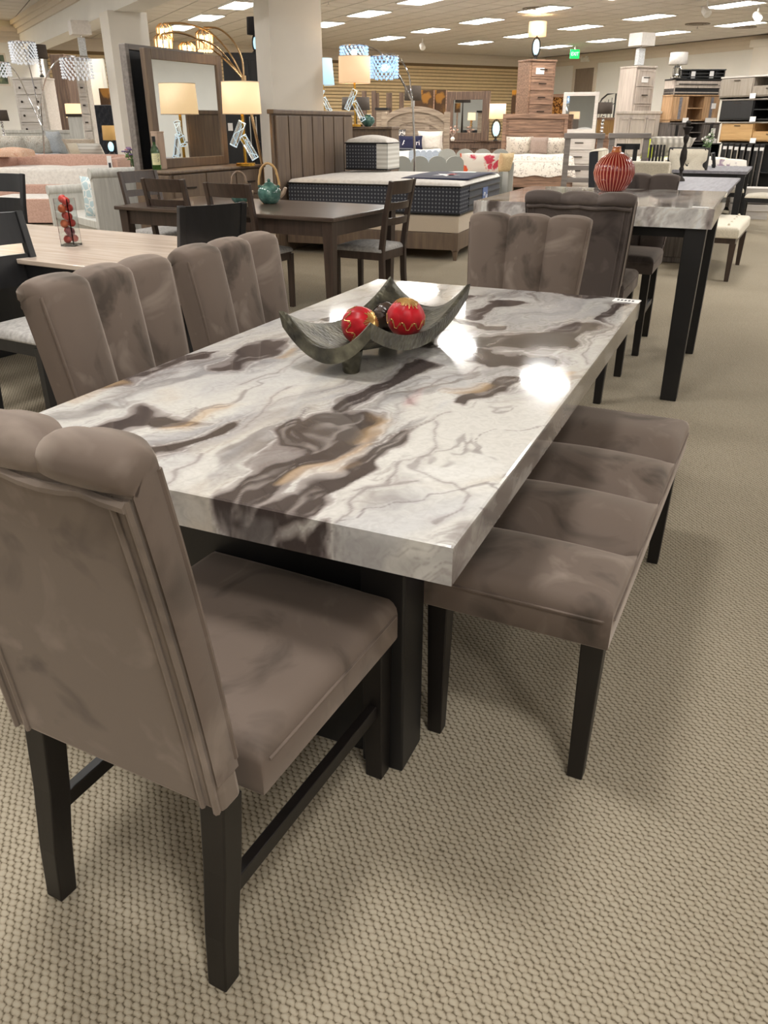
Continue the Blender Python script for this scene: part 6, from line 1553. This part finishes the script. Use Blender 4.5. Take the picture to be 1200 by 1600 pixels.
# tufted headboard, lamps, nightstands
tb = thing('tufted_headboard', 'tall black button-tufted headboard beside the left column', 'headboard', at(156, 17.0), 200); hz = D(600, 164, 17.0).z
BLK = fabric('black_velvet', '24262c', '34363e', 60)
hbm = mk('panel', MB().b2((-.32, -.05, 0), (.32, .03, hz)), BLK, tb, bevel=.03, seg=3)
def tf(u, v): x, z = -.31+.62*u, .5+(hz-.52)*v; return Vector((x, .03+.02*abs(sin(pi*(u*4+v*7)))*abs(sin(pi*(u*4-v*7))), z))
mk('tufting', MB().grid(tf, 40, 60), BLK, hbm, smooth=True); mk('tag', MB().b2((.12, .06, hz-.22), (.18, .064, hz-.14)), PAPER, hbm)
n1_ = thing('nightstand', 'black nightstand with a gold-shaded lamp beside the left column', 'nightstand', at(171, 15.5), 200); zt_ = D(600, 242, 15.5).z
mk('carcass', MB().b2((-.2, -.2, .05), (.2, .2, zt_)), BLACKWOOD, n1_, bevel=.005); mk('drawer', MB().b2((-.18, .2, zt_*.5), (.18, .215, zt_-.04)), BLACKWOOD, n1_); mk('leg', MB().b2((-.18, -.18, 0), (.18, .18, .05)), BLACKWOOD, n1_)
lamp('gold-shaded lamp on the black nightstand by the left column', 172, 15.5, zt_+.001, 219, 196, 21, 19, glow('dim_gold_shade', 'b8935a', .35), 'orb', CHROME, bw_=9, lit=3)
n2_ = thing('nightstand', 'dark nightstand under the square lit lamp at the left', 'nightstand', at(115, 18.6), 190); zt_ = D(600, 212, 18.6).z
mk('carcass', MB().b2((-.28, -.2, .05), (.28, .2, zt_)), BLACKWOOD, n2_, bevel=.005); mk('drawer', MB().b2((-.26, .2, zt_*.5), (.26, .215, zt_-.04)), BLACKWOOD, n2_); mk('leg', MB().b2((-.25, -.18, 0), (.25, .18, .05)), BLACKWOOD, n2_)
lamp('lit cream box-shade lamp with twisted gold stem at the left', 117, 18.6, zt_+.001, 184, 162, 22, 21, LIT, 'twist', GOLD, square=True, bw_=8, lit=6)
pc = thing('cabinet', 'cream cabinet with dark top left of the tufted headboard', 'cabinet', at(131, 17.9), 200); hz = D(600, 178, 17.9).z
mk('carcass', MB().b2((-.17, -.25, 0), (.17, .25, hz-.05)), WHITEWASH, pc, bevel=.005); mk('top', MB().b2((-.19, -.27, hz-.05), (.19, .27, hz)), BRONZE, pc)
# chests and lamps on the left
c5, W_, H_ = chest('tall white chest with dark knobs under the dark-shaded ball lamp', 22, 73, 121, 19.4, 190, 5, WHITEWOOD, knobs='knob2', dh=.27, dep=.5)
lamp('dark-shaded lamp with mirrored ball stem on the tall white chest', 61, 19.3, H_+.002, 91, 70, 28, 26, DARKSHADE, 'balls', CHROME)
nl = thing('nightstand', 'low pale nightstand at the left edge under a dark lamp', 'nightstand', at(0, 19.2), 184); zt_ = D(600, 217, 19.2).z
mk('carcass', MB().b2((-.25, -.2, .05), (.25, .2, zt_)), WHITEWASH, nl, bevel=.005); mk('drawer', MB().b2((-.22, .2, zt_*.55), (.22, .212, zt_-.04)), WHITEWASH, nl); mk('leg', MB().b2((-.22, -.18, 0), (.22, .18, .05)), WHITEWASH, nl)
lamp('dark-shaded lamp with mirrored ball stem at the left edge of the photo', 2, 19.2, zt_+.001, 189, 172, 24, 22, DARKSHADE, 'balls', CHROME)
pt = thing('painting', 'landscape painting in a pale frame on the left wall', 'picture', at(4, 20.9, D(600, 134, 20.9).z), 152.5)
mk('canvas', MB().b2((-.3, -.01, .03), (.3, .012, .64)), ART1, pt); fr = MB()
for a_, b_ in (((-.34, 0), (-.3, .67)), ((.3, 0), (.34, .67)), ((-.3, 0), (.3, .04)), ((-.3, .63), (.3, .67))): fr.b2((a_[0], -.02, a_[1]), (b_[0], .03, b_[1]))
mk('frame', fr, TRIMP, pt)
c7, W_, H_ = chest('narrow tall white chest under the white box lamp at the left', 121, 137, 90, 16.2, 184, 8, WHITEWOOD, dep=.22, dh=.28, frame=.02)
lamp('white box-shade lamp with cracked-ice column at the upper left', 126, 16.2, H_+.002, 55, 33, 29, 29, WHITESHADE, 'block', CHROME, square=True, bw_=11)
wp = thing('wardrobe', 'tall dark brown wardrobe panel at the left behind the beaded shade', 'wardrobe', at(106, 21.6, 0, 140), 200); hz = D(600, 86, 21.6).z
mk('carcass', MB().b2((-.2, -.25, 0), (.2, .22, hz)), RUSTIC_D, wp, bevel=.006); mk('door', MB().b2((-.17, .22, .1), (.17, .24, hz-.08)), RUSTIC_D, wp, bevel=.004)
wm2 = thing('white_panel', 'tall white door panel between the white chest and the left column', 'panel', at(152, 22.8, 0, 130), 196); hz = D(600, 92, 22.8).z
mk('panel', MB().b2((-.28, -.03, 0), (.28, .03, hz)), WALLG, wm2, bevel=.004); mk('moulding', MB().b2((-.2, .03, .4), (.2, .036, hz-.3)), TRIMP, wm2, bevel=.002)
ga = thing('gold_panel', 'small gold wood panel above the black tufted headboard', 'panel', at(164, 19.5, 0, 150), 200); mk('panel', MB().b2((-.12, -.03, D(600, 164, 19.5).z), (.12, .03, D(600, 138, 19.5).z)), ARTG, ga); mk('stand', MB().b2((-.02, -.03, 0), (.02, .02, D(600, 164, 19.5).z)), RUSTIC, ga)
